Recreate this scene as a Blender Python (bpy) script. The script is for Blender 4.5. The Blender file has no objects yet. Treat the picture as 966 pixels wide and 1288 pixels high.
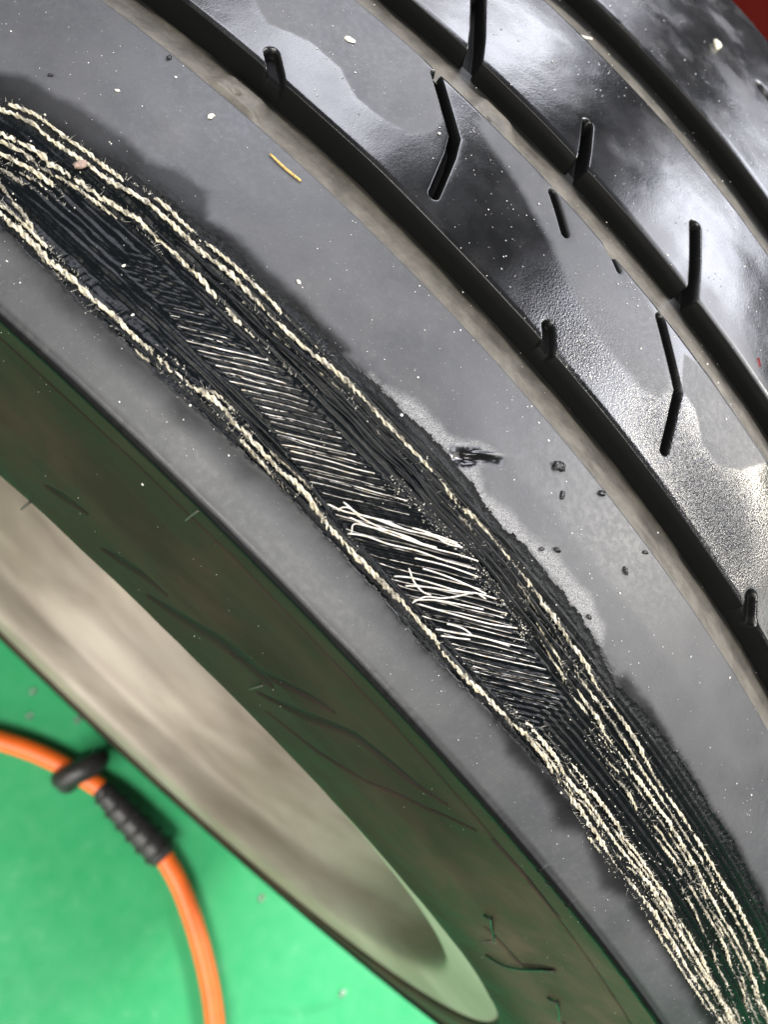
import bpy, math, random
import numpy as np

# ------------------------------------------------------------------ camera
SC = bpy.context.scene
COL = SC.collection
HUB = 0.3252                      # height of the wheel centre above the floor
F_PX = 967.14                     # focal length in pixels of the 966 x 1288 photograph
cam_d = bpy.data.cameras.new('camera')
cam = bpy.data.objects.new('camera', cam_d)
COL.objects.link(cam)
cam_d.sensor_fit = 'VERTICAL'
cam_d.sensor_height = 36.0
cam_d.lens = F_PX / 1288 * 36.0
cam_d.clip_start = 0.005
cam_d.clip_end = 60
from mathutils import Matrix, Vector
RIGHT = Vector((-0.69295, -0.60158, 0.39318))
UP = Vector((0.71293, -0.64586, 0.26758))
BACK = Vector((0.09456, 0.46669, 0.87897))
m = Matrix.Identity(4)
for i in range(3):
    m[i][0] = RIGHT[i]; m[i][1] = UP[i]; m[i][2] = BACK[i]
m.translation = (0.0, 0.14162, 0.41551 + HUB)
cam.matrix_world = m
cam_d.dof.use_dof = True
cam_d.dof.focus_distance = 0.130
cam_d.dof.aperture_fstop = 20.0
SC.camera = cam

# ------------------------------------------------------------------ light
world = bpy.data.worlds.new('World')
SC.world = world
world.use_nodes = True
bg = world.node_tree.nodes['Background']
bg.inputs[0].default_value = (0.92, 0.96, 1.0, 1)
bg.inputs[1].default_value = 0.035

def area(name, loc, sx, sy, watts, col, look=None):
    d = bpy.data.lights.new(name, 'AREA')
    d.shape = 'RECTANGLE'; d.size = sx; d.size_y = sy
    d.energy = watts; d.color = col
    o = bpy.data.objects.new(name, d)
    o.location = loc
    if look:
        o.rotation_euler = (Vector(look) - Vector(loc)).to_track_quat('-Z', 'Y').to_euler()
    COL.objects.link(o)
    return o
# two rows of workshop ceiling tubes beyond the wheel, one row on the camera's side
area('ceiling_lamp_row', (-0.95, -3.6, 2.6), 1.3, 6.2, 260, (0.885, 0.90, 1.0))
area('ceiling_lamp_row', (1.75, -3.6, 2.6), 1.4, 6.2, 270, (0.885, 0.90, 1.0))
area('ceiling_lamp_row', (-2.9, -1.3, 2.6), 1.0, 2.6, 60, (1.0, 0.97, 0.92))
area('ceiling_lamp', (-1.62, -1.78, 2.59), 0.45, 0.7, 100, (1.0, 0.93, 0.78))
area('ceiling_lamp_row', (0.1, 2.1, 2.6), 2.6, 1.1, 165, (1.0, 0.97, 0.92))
area('sidewall_fill', (-0.6, 4.2, 1.5), 3.2, 2.0, 115, (1.0, 0.95, 0.88), look=(-0.1, 0.1, 0.5))  # added fill light, whitens the sidewall against the green floor bounce

SC.view_settings.view_transform = 'Standard'
SC.view_settings.look = 'None'
SC.view_settings.exposure = 0.0
SC.view_settings.gamma = 1.0
SC.render.engine = 'CYCLES'
SC.cycles.max_bounces = 8

# ------------------------------------------------------------------ measured outlines on the tyre
# (angle round the wheel in degrees, distance across the tyre in mm)
K = {
 'UB': [(14.39,81.85),(13.64,81.67),(12.88,80.34),(11.04,79.42),(9.74,76.77),(9.05,76.3),(8.15,75.7),(7.1,76.01),(6.33,74.81),(4.85,75.18),(3.69,74.37),(2.08,74.78),(0.74,74.04),(-0.55,73.66),(-2.1,73.22),(-3.29,73.62),(-4.53,74.62),(-5.74,73.6),(-7.17,73.66),(-8.58,74.04),(-9.75,75.1),(-10.9,76.65),(-12.3,75.62),(-13.93,75.05),(-15.63,75.05),(-17.04,75.48),(-18.79,74.98),(-20.84,75.44),(-22.6,75.97),(-25.29,76.38)],
 'LB': [(11.68,95.36),(10.9,95.48),(9.35,95.74),(7.87,95.9),(6.49,95.89),(4.91,96.0),(3.68,95.84),(1.83,95.5),(0.07,95.19),(-1.04,95.44),(-2.34,95.55),(-3.55,95.7),(-4.34,95.8),(-5.55,96.11),(-7.36,95.67),(-9.27,95.15),(-11.09,94.81),(-12.89,94.64),(-14.72,95.16),(-16.58,95.18),(-18.66,94.65),(-21.38,95.83),(-24.18,96.09),(-26.91,96.06)],
 'U1': [(14.05,82.74),(13.52,82.25),(12.75,81.02),(11.78,80.81),(10.88,80.27),(9.95,79.96),(8.65,78.45),(7.24,78.52),(5.77,77.99),(4.57,78.0),(3.16,77.94),(2.02,77.49),(0.63,77.04),(-0.32,77.21),(-1.97,76.79),(-3.03,77.26),(-4.32,77.11),(-5.77,76.91),(-6.99,77.4),(-9.05,78.12),(-10.33,79.07),(-11.81,79.37),(-13.64,80.04),(-15.25,80.61),(-16.87,80.64),(-19.48,80.89),(-21.44,80.91),(-24.32,81.09),(-27.68,80.87)],
 'U1b': [(-6.53,78.74),(-8.46,80.57),(-10.1,82.0),(-11.76,82.62),(-13.74,83.35),(-15.98,83.32),(-17.93,83.62),(-20.4,84.36),(-23.17,84.38),(-26.36,85.2),(-29.83,85.21)],
 'U1c': [(-7.58,78.25),(-9.02,79.35),(-10.21,80.54),(-11.8,80.99),(-13.64,81.49),(-15.96,81.95),(-17.88,82.14),(-20.46,82.43),(-22.99,82.48),(-26.12,82.69)],
 'U2': [(13.56,85.14),(13.0,84.83),(12.2,83.78),(11.27,83.44),(10.44,82.59),(9.38,81.89),(8.46,81.09),(7.37,81.06),(6.39,81.04),(4.92,81.64),(4.05,82.0),(2.8,81.91),(1.66,81.49)],
 'U3': [(13.06,87.6),(12.53,87.18),(11.54,86.02),(11.01,85.66),(10.08,85.86),(9.12,86.2),(7.87,86.58)],
 'U4': [(12.65,89.63),(12.18,88.93),(11.4,88.26),(10.6,87.75)],
 'L1': [(11.82,93.85),(11.2,93.92),(10.41,93.96),(9.15,94.35),(8.37,94.26),(7.61,94.22),(6.84,94.08),(5.69,94.14),(4.37,93.8),(3.51,93.05),(2.47,93.19),(1.03,93.45),(-0.14,93.34),(-1.36,94.1),(-2.43,94.14),(-3.51,94.14),(-4.51,93.96),(-5.7,94.17),(-7.05,94.38),(-8.46,93.95),(-9.59,93.39),(-11.02,93.41),(-12.74,94.11),(-14.18,94.55),(-15.92,94.9),(-17.86,94.74),(-19.51,95.08),(-21.91,95.2),(-24.96,94.84),(-27.34,94.69)],
 'L2': [(12.47,90.51),(11.85,90.61),(11.05,91.14),(10.09,91.93),(8.49,92.71),(7.24,92.94)],
 'L2b': [(-8.57,92.03),(-10.45,91.72),(-11.94,92.42),(-13.5,92.28),(-15.24,92.78),(-16.62,92.36),(-18.82,92.59),(-21.55,93.1),(-24.0,93.08),(-27.07,93.3)],
 'L3': [(-10.13,90.18),(-11.19,90.13),(-12.56,90.67),(-13.92,90.84),(-15.61,91.05),(-17.35,91.01),(-19.76,91.42),(-22.86,92.19),(-25.72,92.22),(-27.75,92.23)],
 'M1': [(-11.15,85.12),(-12.55,85.99),(-13.91,86.1),(-15.5,86.68),(-17.26,86.42),(-19.35,86.66),(-21.56,86.94),(-23.9,87.85),(-26.77,88.78),(-28.75,89.18)],
 'M2': [(-16.55,88.4),(-18.34,88.12),(-20.3,88.67),(-22.32,89.69),(-24.87,90.8),(-27.59,91.6)],
 'Lw': [(8.92,88.75),(7.84,88.24),(6.39,88.18),(4.63,89.71),(3.28,89.03),(1.92,89.91),(0.4,91.44),(-0.9,91.75),(-2.08,92.79),(-4.07,92.86),(-5.38,93.37),(-6.65,93.45),(-8.76,92.78)],
 'Rw': [(7.6,83.29),(6.06,83.65),(4.31,83.5),(3.03,82.33),(1.5,82.35),(-0.19,83.09),(-1.67,82.45),(-3.26,82.1),(-4.82,81.2),(-6.85,82.22),(-8.62,83.23),(-10.48,84.1)],
 'SU': [(15.08,79.25),(14.44,77.69),(13.87,75.52),(12.98,75.12),(11.94,73.64),(10.52,72.76),(9.64,73.44),(8.81,71.02),(7.8,70.42),(7.18,73.94),(6.21,72.95),(4.8,73.21),(3.49,72.87),(1.86,73.36),(1.92,75.72),(4.7,76.04),(6.93,76.98),(8.87,77.3),(10.86,80.36),(13.44,82.64),(14.11,84.0)],
 'SU2': [(-10.59,76.45),(-10.96,73.65),(-12.29,73.87),(-13.5,74.04),(-14.92,75.26),(-15.83,74.87),(-17.13,75.06),(-18.62,74.36),(-20.06,74.79),(-22.12,74.52),(-25.23,74.64),(-25.64,77.2),(-21.1,76.31),(-17.25,76.36),(-14.12,75.94),(-11.25,77.51)],
 'SL': [(11.96,94.72),(10.71,96.46),(9.73,96.39),(9.12,96.94),(8.14,98.48),(7.26,97.55),(6.13,98.22),(5.14,98.31),(4.38,97.65),(3.78,99.23),(2.95,97.42),(2.04,97.62),(1.46,98.4),(0.81,96.96),(-0.07,96.79),(-1.18,96.12),(-0.91,94.83),(1.97,94.81),(5.07,95.22),(8.03,95.1),(11.06,94.66)],
 'SL2': [(-7.97,95.89),(-9.06,96.37),(-9.91,97.33),(-10.65,96.99),(-11.93,96.75),(-12.85,98.93),(-13.76,96.48),(-15.24,97.99),(-15.89,99.37),(-16.93,97.43),(-17.98,97.52),(-20.07,97.57),(-21.93,97.81),(-23.84,97.91),(-26.29,98.06),(-25.99,94.62),(-21.05,95.07),(-16.33,94.42),(-12.68,93.88),(-9.08,94.4)],
 'FR': [(1.0,73.78),(0.63,73.74),(-0.66,70.65),(-1.75,71.17),(-2.6,67.95),(-3.28,66.6),(-3.08,70.76),(-3.63,73.12),(-4.87,71.83),(-5.5,72.23),(-6.42,70.36),(-7.28,70.98),(-8.39,70.3),(-9.34,72.23),(-9.62,74.38),(-8.66,74.49),(-7.25,74.11),(-5.82,74.05),(-4.61,75.07),(-3.37,74.08),(-2.17,73.68),(-0.63,74.13)],
 'tear': [(-2.14,73.69),(-2.08,71.76),(-2.38,69.52),(-2.88,67.96),(-3.39,66.36),(-3.45,67.54),(-2.97,70.11),(-2.89,72.49),(-2.56,73.57)],
 'D1': [(11.89,37.98),(10.63,40.65),(9.44,37.78),(8.2,37.96),(7.15,40.22),(6.04,39.72),(5.33,38.05),(4.96,33.9),(5.1,30.7),(6.42,23.85),(7.08,22.81),(10.01,22.27)],
 'D2': [(4.41,25.18),(2.58,28.43),(0.25,32.39),(-1.72,36.96),(-2.95,38.74),(-4.02,38.88),(-5.04,38.71),(-5.68,36.63),(-5.81,33.16),(-5.55,31.44),(-4.14,24.83),(-3.23,23.4),(-0.96,22.6),(0.91,22.6),(2.49,22.84),(4.31,22.27)],
 'D3': [(-5.31,24.69),(-6.08,31.19),(-6.86,31.04),(-7.8,34.88),(-8.77,34.42),(-9.55,30.78),(-9.91,26.74),(-10.34,22.62),(-9.56,22.49),(-5.95,23.62)],
 'loose': [[(-0.75,92.26),(-1.15,91.46),(-1.84,89.12),(-2.55,87.18),(-3.34,84.44),(-4.27,81.58)],[(-1.1,91.72),(-1.08,91.34),(-1.18,90.56),(-1.61,90.12),(-2.39,88.62),(-2.94,86.96),(-3.64,85.37),(-4.54,82.37),(-4.98,81.05)],[(-1.01,90.5),(-1.51,90.13),(-2.23,87.8),(-2.89,86.12),(-3.51,83.54),(-4.16,81.61)],[(-1.79,92.5),(-1.66,91.71),(-2.03,90.07),(-2.44,88.89),(-3.29,86.46),(-3.99,84.27)],[(-1.73,92.94),(-2.11,91.48),(-2.73,89.82),(-3.45,87.28),(-4.17,85.23),(-5.09,82.19)],[(-1.44,91.3),(-2.03,90.07),(-2.6,88.02),(-3.13,86.78),(-3.81,84.52)],[(-3.5,92.43),(-3.84,90.93),(-4.51,88.72),(-5.15,86.68),(-5.66,84.48),(-6.17,82.83)],[(-3.63,90.06),(-4.03,90.76),(-4.46,90.67),(-4.67,90.09)],[(-3.93,92.09),(-4.4,89.88),(-5.04,87.29),(-5.54,85.11)],[(-4.42,93.04),(-4.52,91.44),(-4.96,89.25),(-5.34,86.48),(-5.52,84.97),(-5.94,84.09)],[(-4.39,92.65),(-4.78,90.59),(-5.42,88.04),(-6.1,85.5)],[(-4.58,92.48),(-5.03,91.19),(-5.8,88.78),(-6.52,86.37),(-7.27,83.33)],[(-3.92,88.58),(-4.49,86.87),(-5.1,85.25),(-5.83,83.54)],[(-5.71,93.14),(-6.14,91.43),(-6.44,90.15)],[(-5.46,93.07),(-5.97,91.21),(-6.71,88.48),(-7.47,86.15)],[(-5.56,91.46),(-6.05,89.99),(-6.42,89.45)],[(-3.55,88.39),(-4.28,85.78),(-5.31,82.7)],[(-2.89,85.55),(-3.45,83.84),(-3.96,82.98),(-4.36,81.46)]],
 'sipes2': [([(6.36,23.6),(4.42,31.68),(4.08,35.36),(3.51,43.65)],2.08),([(-4.01,23.98),(-6.05,31.88),(-6.38,36.11),(-6.93,42.65)],2.04),([(9.79,45.0),(9.21,47.42),(8.67,49.95)],2.76),([(-1.61,45.2),(-2.0,47.38),(-2.48,50.02)],2.65),([(-12.79,45.46),(-13.18,47.95),(-13.88,50.43)],3.57),([(1.2,23.91),(0.69,25.75),(0.02,28.41)],2.01),([(-1.19,22.88),(-1.6,23.32),(-2.0,24.29)],1.24)],
 'sipes3': [([(8.15,-3.96),(6.62,8.74),(5.74,17.03)],3.17),([(2.08,4.7),(1.52,10.59),(0.82,18.79)],2.56),([(-2.91,-0.24),(-3.72,7.62),(-4.62,17.44)],2.99),([(-9.9,20.83),(-10.57,25.8)],2.72)],
 'crumbs': [(-4.84,59.45,1.63),(-5.51,62.49,1.08),(-6.46,56.13,1.27),(-6.5,69.91,1.07),(-6.11,72.03,0.92),(-8.7,62.05,1.14),(-8.7,73.15,0.96),(-8.88,56.39,0.88),(11.89,56.16,0.93),(13.45,72.74,0.76)],
 'chips': [(9.58,59.82,1.31),(7.86,87.41,0.65),(4.22,71.28,0.77),(11.86,67.41,0.75),(8.77,31.55,1.91),(10.69,81.12,1.96)],
 'straw': [[(7.61,57.85),(7.03,57.94),(6.42,57.68)]],
 'strokes': [[(8.61,251.63,0.29),(7.41,254.23,1.41),(6.06,256.11,0.28)],[(4.84,246.34,0.29),(3.44,250.05,1.69),(2.35,252.64,1.11),(0.93,253.59,0.27)],[(1.58,245.04,0.58),(-0.21,249.83,1.96),(-2.15,256.07,2.44),(-3.8,258.84,2.15),(-5.35,258.99,0.54)],[(-3.12,255.75,0.55),(-4.65,260.72,1.07),(-6.59,267.81,0.78),(-7.52,270.29,0.26)],[(-5.61,250.77,0.57),(-7.26,260.26,1.64),(-8.98,270.26,1.32),(-10.2,272.29,1.06),(-11.96,275.11,0.8),(-13.07,279.82,0.27)],[(-6.89,245.91,0.29),(-9.79,252.64,0.58),(-11.75,260.57,0.43),(-13.63,272.25,0.42),(-14.61,281.97,0.27)],[(-24.11,258.67,0.35),(-27.78,261.06,0.74),(-26.75,271.71,0.36)],[(-15.06,285.9,0.54),(-17.07,287.11,0.84),(-19.85,287.49,0.59)]],
 'hairs': [(10.07,234.57),(-175.37,323.8),(-5.24,255.89),(-144.62,323.71),(-121.97,321.98),(-107.12,316.9),(1.82,293.96),(-25.83,257.25),(-35.41,261.92),(-15.56,296.17)],
 'twi': [(9.74,52.64),(4.26,21.02)],
 'drops': [(0.0376,0.1146),(0.0242,0.13),(-0.0069,0.1067),(-0.2352,0.1102),(-0.349,0.1215)],
 'threads': [[(-22.4,262.23),(-22.34,264.51),(-23.96,260.84),(-25.83,257.25)],[(-28.85,249.04),(-28.63,256.14),(-26.97,271.34)],[(-31.53,262.99),(-31.39,265.91),(-33.12,264.05),(-35.61,261.26)]],
 'straw2': [(5.73,-21.09),(5.25,-24.11),(4.69,-27.66)],
 'spot4': [(-1.33,-64.89),(-1.97,-65.13)],
 'redmark': (-7.73,10.26),
 'grit': (1.25,-60.44),
}

# ------------------------------------------------------------------ helpers
rng = np.random.default_rng(7)
random.seed(7)

def vnoise(x, y, seed=0):
    x = np.asarray(x, float); y = np.asarray(y, float)
    ix = np.floor(x).astype(np.int64); iy = np.floor(y).astype(np.int64)
    fx = x - ix; fy = y - iy
    fx = fx * fx * (3 - 2 * fx); fy = fy * fy * (3 - 2 * fy)
    def h(a, b):
        n = (a * 374761393 + b * 668265263 + seed * 974634777) & 0xffffffff
        n = ((n ^ (n >> 13)) * 1274126177) & 0xffffffff
        n = n ^ (n >> 16)
        return (n & 0xffff) / 65535.0
    a = h(ix, iy); b = h(ix + 1, iy); c = h(ix, iy + 1); d = h(ix + 1, iy + 1)
    return (a + (b - a) * fx) * (1 - fy) + (c + (d - c) * fx) * fy

def fbm(x, y, seed=0, oct=3):
    v = 0; a = 0.5; t = 0
    for i in range(oct):
        v = v + a * vnoise(x * 2 ** i, y * 2 ** i, seed + 17 * i); t += a; a *= 0.5
    return v / t

def sstep(a, b, x):
    t = np.clip((x - a) / (b - a), 0, 1)
    return t * t * (3 - 2 * t)

RAD = math.pi / 180
RM = 318.0                                    # mm radius used to unroll angles
def mm(p): return np.array([(a * RAD * RM, z) for a, z in p], float)

def seg_dist(x, y, P, closed=False):
    best = np.full(np.shape(x), 1e9)
    n = len(P)
    for i in range(n if closed else n - 1):
        a = P[i]; b = P[(i + 1) % n]; d = b - a
        t = np.clip(((x - a[0]) * d[0] + (y - a[1]) * d[1]) / (d @ d + 1e-12), 0, 1)
        best = np.minimum(best, (x - a[0] - t * d[0]) ** 2 + (y - a[1] - t * d[1]) ** 2)
    return np.sqrt(best)

def poly_sd(x, y, P):
    """signed distance in mm, positive inside"""
    ins = np.zeros(np.shape(x), bool)
    n = len(P)
    for i in range(n):
        a = P[i]; b = P[(i + 1) % n]
        if a[1] == b[1]: continue
        c = (a[1] > y) != (b[1] > y)
        xi = a[0] + (y - a[1]) * (b[0] - a[0]) / (b[1] - a[1])
        ins ^= c & (x < xi)
    d = seg_dist(x, y, P, True)
    return np.where(ins, d, -d)

def W(th, r, z):
    """angle (rad), radius (m), across (m) -> world"""
    return np.stack([r * np.sin(th), z + 0 * r, r * np.cos(th) + HUB], -1)

def link(name, me, mat, parent=None, loc=None):
    o = bpy.data.objects.new(name, me)
    if mat: me.materials.append(mat)
    COL.objects.link(o)
    if parent: o.parent = parent
    if loc is not None: o.location = loc
    return o

def mesh_obj(name, V, Fc, mat, parent=None, origin=None, smooth=True, attrs=None):
    V = np.asarray(V, np.float32)
    if origin is not None: V = V - np.asarray(origin, np.float32)
    me = bpy.data.meshes.new(name)
    if isinstance(Fc, np.ndarray):
        k = Fc.shape[1]
        me.vertices.add(len(V)); me.vertices.foreach_set('co', V.ravel())
        me.loops.add(Fc.size); me.loops.foreach_set('vertex_index', Fc.astype(np.int32).ravel())
        me.polygons.add(len(Fc)); me.polygons.foreach_set('loop_start', np.arange(0, Fc.size, k, dtype=np.int32))
        me.update(calc_edges=True)
    else:
        me.from_pydata(V.tolist(), [], Fc)
    me.polygons.foreach_set('use_smooth', np.full(len(me.polygons), smooth))
    for k, a in (attrs or {}).items():
        at = me.attributes.new(k, 'FLOAT', 'POINT')
        at.data.foreach_set('value', np.asarray(a, np.float32).ravel())
    me.update()
    off = Vector((0, 0, 0)); q = parent
    while q: off += q.location; q = q.parent
    loc = Vector(origin if origin is not None else (0, 0, 0)) - off
    return link(name, me, mat, parent, loc)

def grid_faces(n, m, closed_n=False):
    i = np.arange(n if closed_n else n - 1)[:, None]; j = np.arange(m - 1)[None, :]
    a = i * m + j; b = ((i + 1) % n) * m + j
    return np.stack([a, b, b + 1, a + 1], -1).reshape(-1, 4)

def thetas(lo, hi, step_mm, coarse=2.0):
    """closed list of angles (deg), dense between lo and hi"""
    n = int((hi - lo) * RAD * RM / step_mm)
    d = np.linspace(lo, hi, n)
    rest = np.linspace(hi, lo + 360, int((360 - hi + lo) / coarse))[1:-1]
    return np.concatenate([d, rest]) * RAD

def tag(o, label=None, cat=None, group=None, kind=None):
    if label: o['label'] = label
    if cat: o['category'] = cat
    if group: o['group'] = group
    if kind: o['kind'] = kind
    return o

def empty(name, loc):
    o = bpy.data.objects.new(name, None)
    o.empty_display_size = 0.05
    o.location = loc
    COL.objects.link(o)
    return o

def tube(path, rad, n=8, caps=True, cross=None):
    """path (k,3), rad scalar or (k,) ; cross(phi,k)->factor"""
    path = np.asarray(path, float); k = len(path)
    rad = np.broadcast_to(np.asarray(rad, float), (k,))
    t = np.gradient(path, axis=0); t /= np.linalg.norm(t, axis=1)[:, None] + 1e-12
    ref = np.array([0.3, 0.5, 0.81]); V = []
    u = np.cross(t[0], ref); u /= np.linalg.norm(u)
    ph = np.arange(n) * 2 * math.pi / n
    for i in range(k):
        u = u - t[i] * (u @ t[i]); u /= np.linalg.norm(u) + 1e-12
        v = np.cross(t[i], u)
        f = cross(ph, i) if cross else 1.0
        V.append(path[i] + rad[i] * (np.cos(ph) * f)[:, None] * u + rad[i] * (np.sin(ph) * f)[:, None] * v)
    V = np.concatenate(V)
    i = np.arange(k - 1)[:, None]; j = np.arange(n)[None, :]
    a = i * n + j; b = i * n + (j + 1) % n
    F4 = np.stack([a, b, b + n, a + n], -1).reshape(-1, 4).tolist()
    if caps: F4 += [list(range(n))[::-1], list(range((k - 1) * n, k * n))]
    return V, F4

def resample(P, step):
    P = np.asarray(P, float)
    d = np.concatenate([[0], np.cumsum(np.linalg.norm(np.diff(P, axis=0), axis=1))])
    # smooth curve through the points (Catmull-Rom by parameter)
    n = max(3, int(d[-1] / step))
    q = np.linspace(0, d[-1], n)
    m = np.gradient(P, d, axis=0)
    i = np.clip(np.searchsorted(d, q) - 1, 0, len(P) - 2)
    h = (d[i + 1] - d[i])[:, None]; t = ((q - d[i])[:, None]) / h
    return ((2*t**3-3*t**2+1)*P[i] + (t**3-2*t**2+t)*h*m[i] + (-2*t**3+3*t**2)*P[i+1] + (t**3-t**2)*h*m[i+1])

# ------------------------------------------------------------------ materials
class NT:
    def __init__(s, name):
        s.m = bpy.data.materials.new(name); s.m.use_nodes = True
        s.t = s.m.node_tree; s.b = s.t.nodes['Principled BSDF']
        s.tc = s.t.nodes.new('ShaderNodeTexCoord')
    def put(s, sock, v):
        if hasattr(v, 'is_linked') or hasattr(v, 'links'): s.t.links.new(v, sock)
        elif isinstance(v, (tuple, list)): sock.default_value = tuple(v) + ((1,) if len(v) == 3 and sock.type == 'RGBA' else ())
        else: sock.default_value = v
    def noise(s, scale, detail=3, rough=0.5, dist=0.0, vec=None):
        n = s.t.nodes.new('ShaderNodeTexNoise')
        n.inputs['Scale'].default_value = scale; n.inputs['Detail'].default_value = detail
        n.inputs['Roughness'].default_value = rough; n.inputs['Distortion'].default_value = dist
        s.t.links.new(vec or s.tc.outputs['Object'], n.inputs['Vector'])
        return n.outputs['Fac']
    def voro(s, scale):
        n = s.t.nodes.new('ShaderNodeTexVoronoi'); n.inputs['Scale'].default_value = scale
        s.t.links.new(s.tc.outputs['Object'], n.inputs['Vector'])
        return n.outputs['Distance']
    def attr(s, name):
        n = s.t.nodes.new('ShaderNodeAttribute'); n.attribute_name = name
        return n.outputs['Fac']
    def ramp(s, f, a, b, lo=0.0, hi=1.0):
        n = s.t.nodes.new('ShaderNodeMapRange'); n.interpolation_type = 'SMOOTHSTEP'
        s.put(n.inputs[0], f); n.inputs[1].default_value = a; n.inputs[2].default_value = b
        s.put(n.inputs[3], lo); s.put(n.inputs[4], hi)
        return n.outputs[0]
    def math(s, op, a, b=0.0):
        n = s.t.nodes.new('ShaderNodeMath'); n.operation = op
        s.put(n.inputs[0], a); s.put(n.inputs[1], b)
        return n.outputs[0]
    def mix(s, f, a, b):
        n = s.t.nodes.new('ShaderNodeMix'); n.data_type = 'RGBA'
        s.put(n.inputs[0], f); s.put(n.inputs[6], a); s.put(n.inputs[7], b)
        return n.outputs[2]
    def bump(s, h, strength, dist, nrm=None):
        n = s.t.nodes.new('ShaderNodeBump')
        s.put(n.inputs['Strength'], strength); n.inputs['Distance'].default_value = dist
        s.put(n.inputs['Height'], h)
        if nrm is not None: s.t.links.new(nrm, n.inputs['Normal'])
        return n.outputs[0]
    def out(s, col=None, rough=None, metal=None, nrm=None, spec=None):
        if col is not None: s.put(s.b.inputs['Base Color'], col)
        if rough is not None: s.put(s.b.inputs['Roughness'], rough)
        if metal is not None: s.put(s.b.inputs['Metallic'], metal)
        if spec is not None: s.put(s.b.inputs['Specular IOR Level'], spec)
        if nrm is not None: s.t.links.new(nrm, s.b.inputs['Normal'])
        return s.m

def mat_tread():
    s = NT('tread_rubber')
    dry = s.attr('dry'); stain_or_shade = s.attr('stain_or_shade'); film = s.attr('film')
    n1 = s.noise(90, 4, 0.6); n2 = s.noise(900, 3, 0.6); n3 = s.noise(5200, 2, 0.6)
    dust = s.mix(s.ramp(n1, 0.3, 0.7), (0.068, 0.070, 0.075), (0.088, 0.089, 0.093))
    dust = s.mix(s.ramp(n2, 0.52, 0.8, 0, 0.35), dust, (0.12, 0.12, 0.118))
    c = s.mix(dry, (0.006, 0.0063, 0.0068), dust)
    c = s.mix(s.math('MULTIPLY', dry, s.ramp(s.noise(3800, 2, 0.5), 0.70, 0.76, 0, 0.7)), c, (0.30, 0.30, 0.29))
    c = s.mix(s.math('MULTIPLY', stain_or_shade, 0.93), c, (0.0045, 0.0047, 0.0046))
    c = s.mix(s.math('MULTIPLY', film, s.ramp(n3, 0.40, 0.62, 0.12, 1.0)), c, (0.33, 0.33, 0.325))
    wetr = s.ramp(n1, 0.3, 0.7, 0.13, 0.24)
    r = s.ramp(dry, 0, 1, wetr, s.ramp(n2, 0.3, 0.7, 0.42, 0.54))
    r = s.math('ADD', r, s.math('MULTIPLY', film, 0.12))
    r = s.math('ADD', r, s.math('MULTIPLY', stain_or_shade, 0.25))
    b1 = s.bump(n3, 0.12, 0.00012)
    b2 = s.bump(s.noise(1500, 3, 0.6), 0.08, 0.00025, b1)
    b2 = s.bump(s.noise(2600, 2, 0.5), s.math('MULTIPLY', s.attr('pebble'), 0.75), 0.00035, b2)
    return s.out(c, r, 0, b2, s.math('MULTIPLY', s.ramp(dry, 0, 1, 0.66, 0.32), s.ramp(stain_or_shade, 0, 1, 1, 0.08)))

def mat_worn():
    s = NT('abraded_rubber')
    gr = s.attr('grain')
    n3 = s.noise(4200, 3, 0.7); n2 = s.noise(900, 3, 0.6)
    c = s.mix(s.math('MULTIPLY', gr, s.ramp(n3, 0.60, 0.75)), (0.0035, 0.0045, 0.0052), (0.06, 0.06, 0.058))
    b = s.bump(n3, s.ramp(gr, 0, 1, 0.16, 0.7), 0.0002)
    b = s.bump(n2, 0.15, 0.0004, b)
    return s.out(c, s.ramp(n2, 0.3, 0.7, 0.15, 0.30), 0, b, s.ramp(gr, 0, 1, 0.13, 0.20))

def mat_groove():
    s = NT('dusty_groove_rubber')
    n = s.noise(170, 5, 0.7); n3 = s.noise(3500, 3, 0.65)
    c = s.mix(s.ramp(n, 0.3, 0.7), (0.080, 0.073, 0.060), (0.150, 0.137, 0.114))
    c = s.mix(s.ramp(n3, 0.66, 0.76, 0, 0.6), c, (0.38, 0.34, 0.26))
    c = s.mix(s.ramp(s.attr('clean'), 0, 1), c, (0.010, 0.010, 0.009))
    return s.out(c, 0.5, 0, s.bump(n3, 0.25, 0.0002), 0.4)

def mat_sidewall():
    s = NT('sidewall_rubber')
    n = s.noise(60, 4, 0.62, 0.4); n3 = s.noise(3000, 3, 0.6)
    c = s.mix(s.ramp(n, 0.35, 0.75), (0.0150, 0.0092, 0.0068), (0.0225, 0.0142, 0.0104))
    c = s.mix(s.math('MULTIPLY', s.attr('dusty'), s.ramp(n, 0.3, 0.7, 0.4, 1)), c, (0.115, 0.080, 0.058))
    c = s.mix(s.attr('crease_shade'), c, (0.008, 0.008, 0.007))
    c = s.mix(s.ramp(n3, 0.72, 0.8, 0, 0.5), c, (0.2, 0.19, 0.16))
    return s.out(c, s.ramp(n, 0.3, 0.7, 0.5, 0.65), 0, s.bump(n3, 0.15, 0.0002), 0.10)

def mat_cord():
    s = NT('polyester_cord')
    n = s.noise(700, 3, 0.6); n3 = s.noise(5000, 2, 0.6)
    c = s.mix(s.ramp(n, 0.35, 0.7), (0.60, 0.53, 0.37), (0.78, 0.73, 0.59))
    c = s.mix(s.math('MULTIPLY', s.attr('grime'), s.ramp(n3, 0.3, 0.6, 0.5, 1)), c, (0.035, 0.033, 0.03))
    return s.out(c, 0.75, 0, s.bump(n3, 0.6, 0.0002), 0.3)

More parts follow.
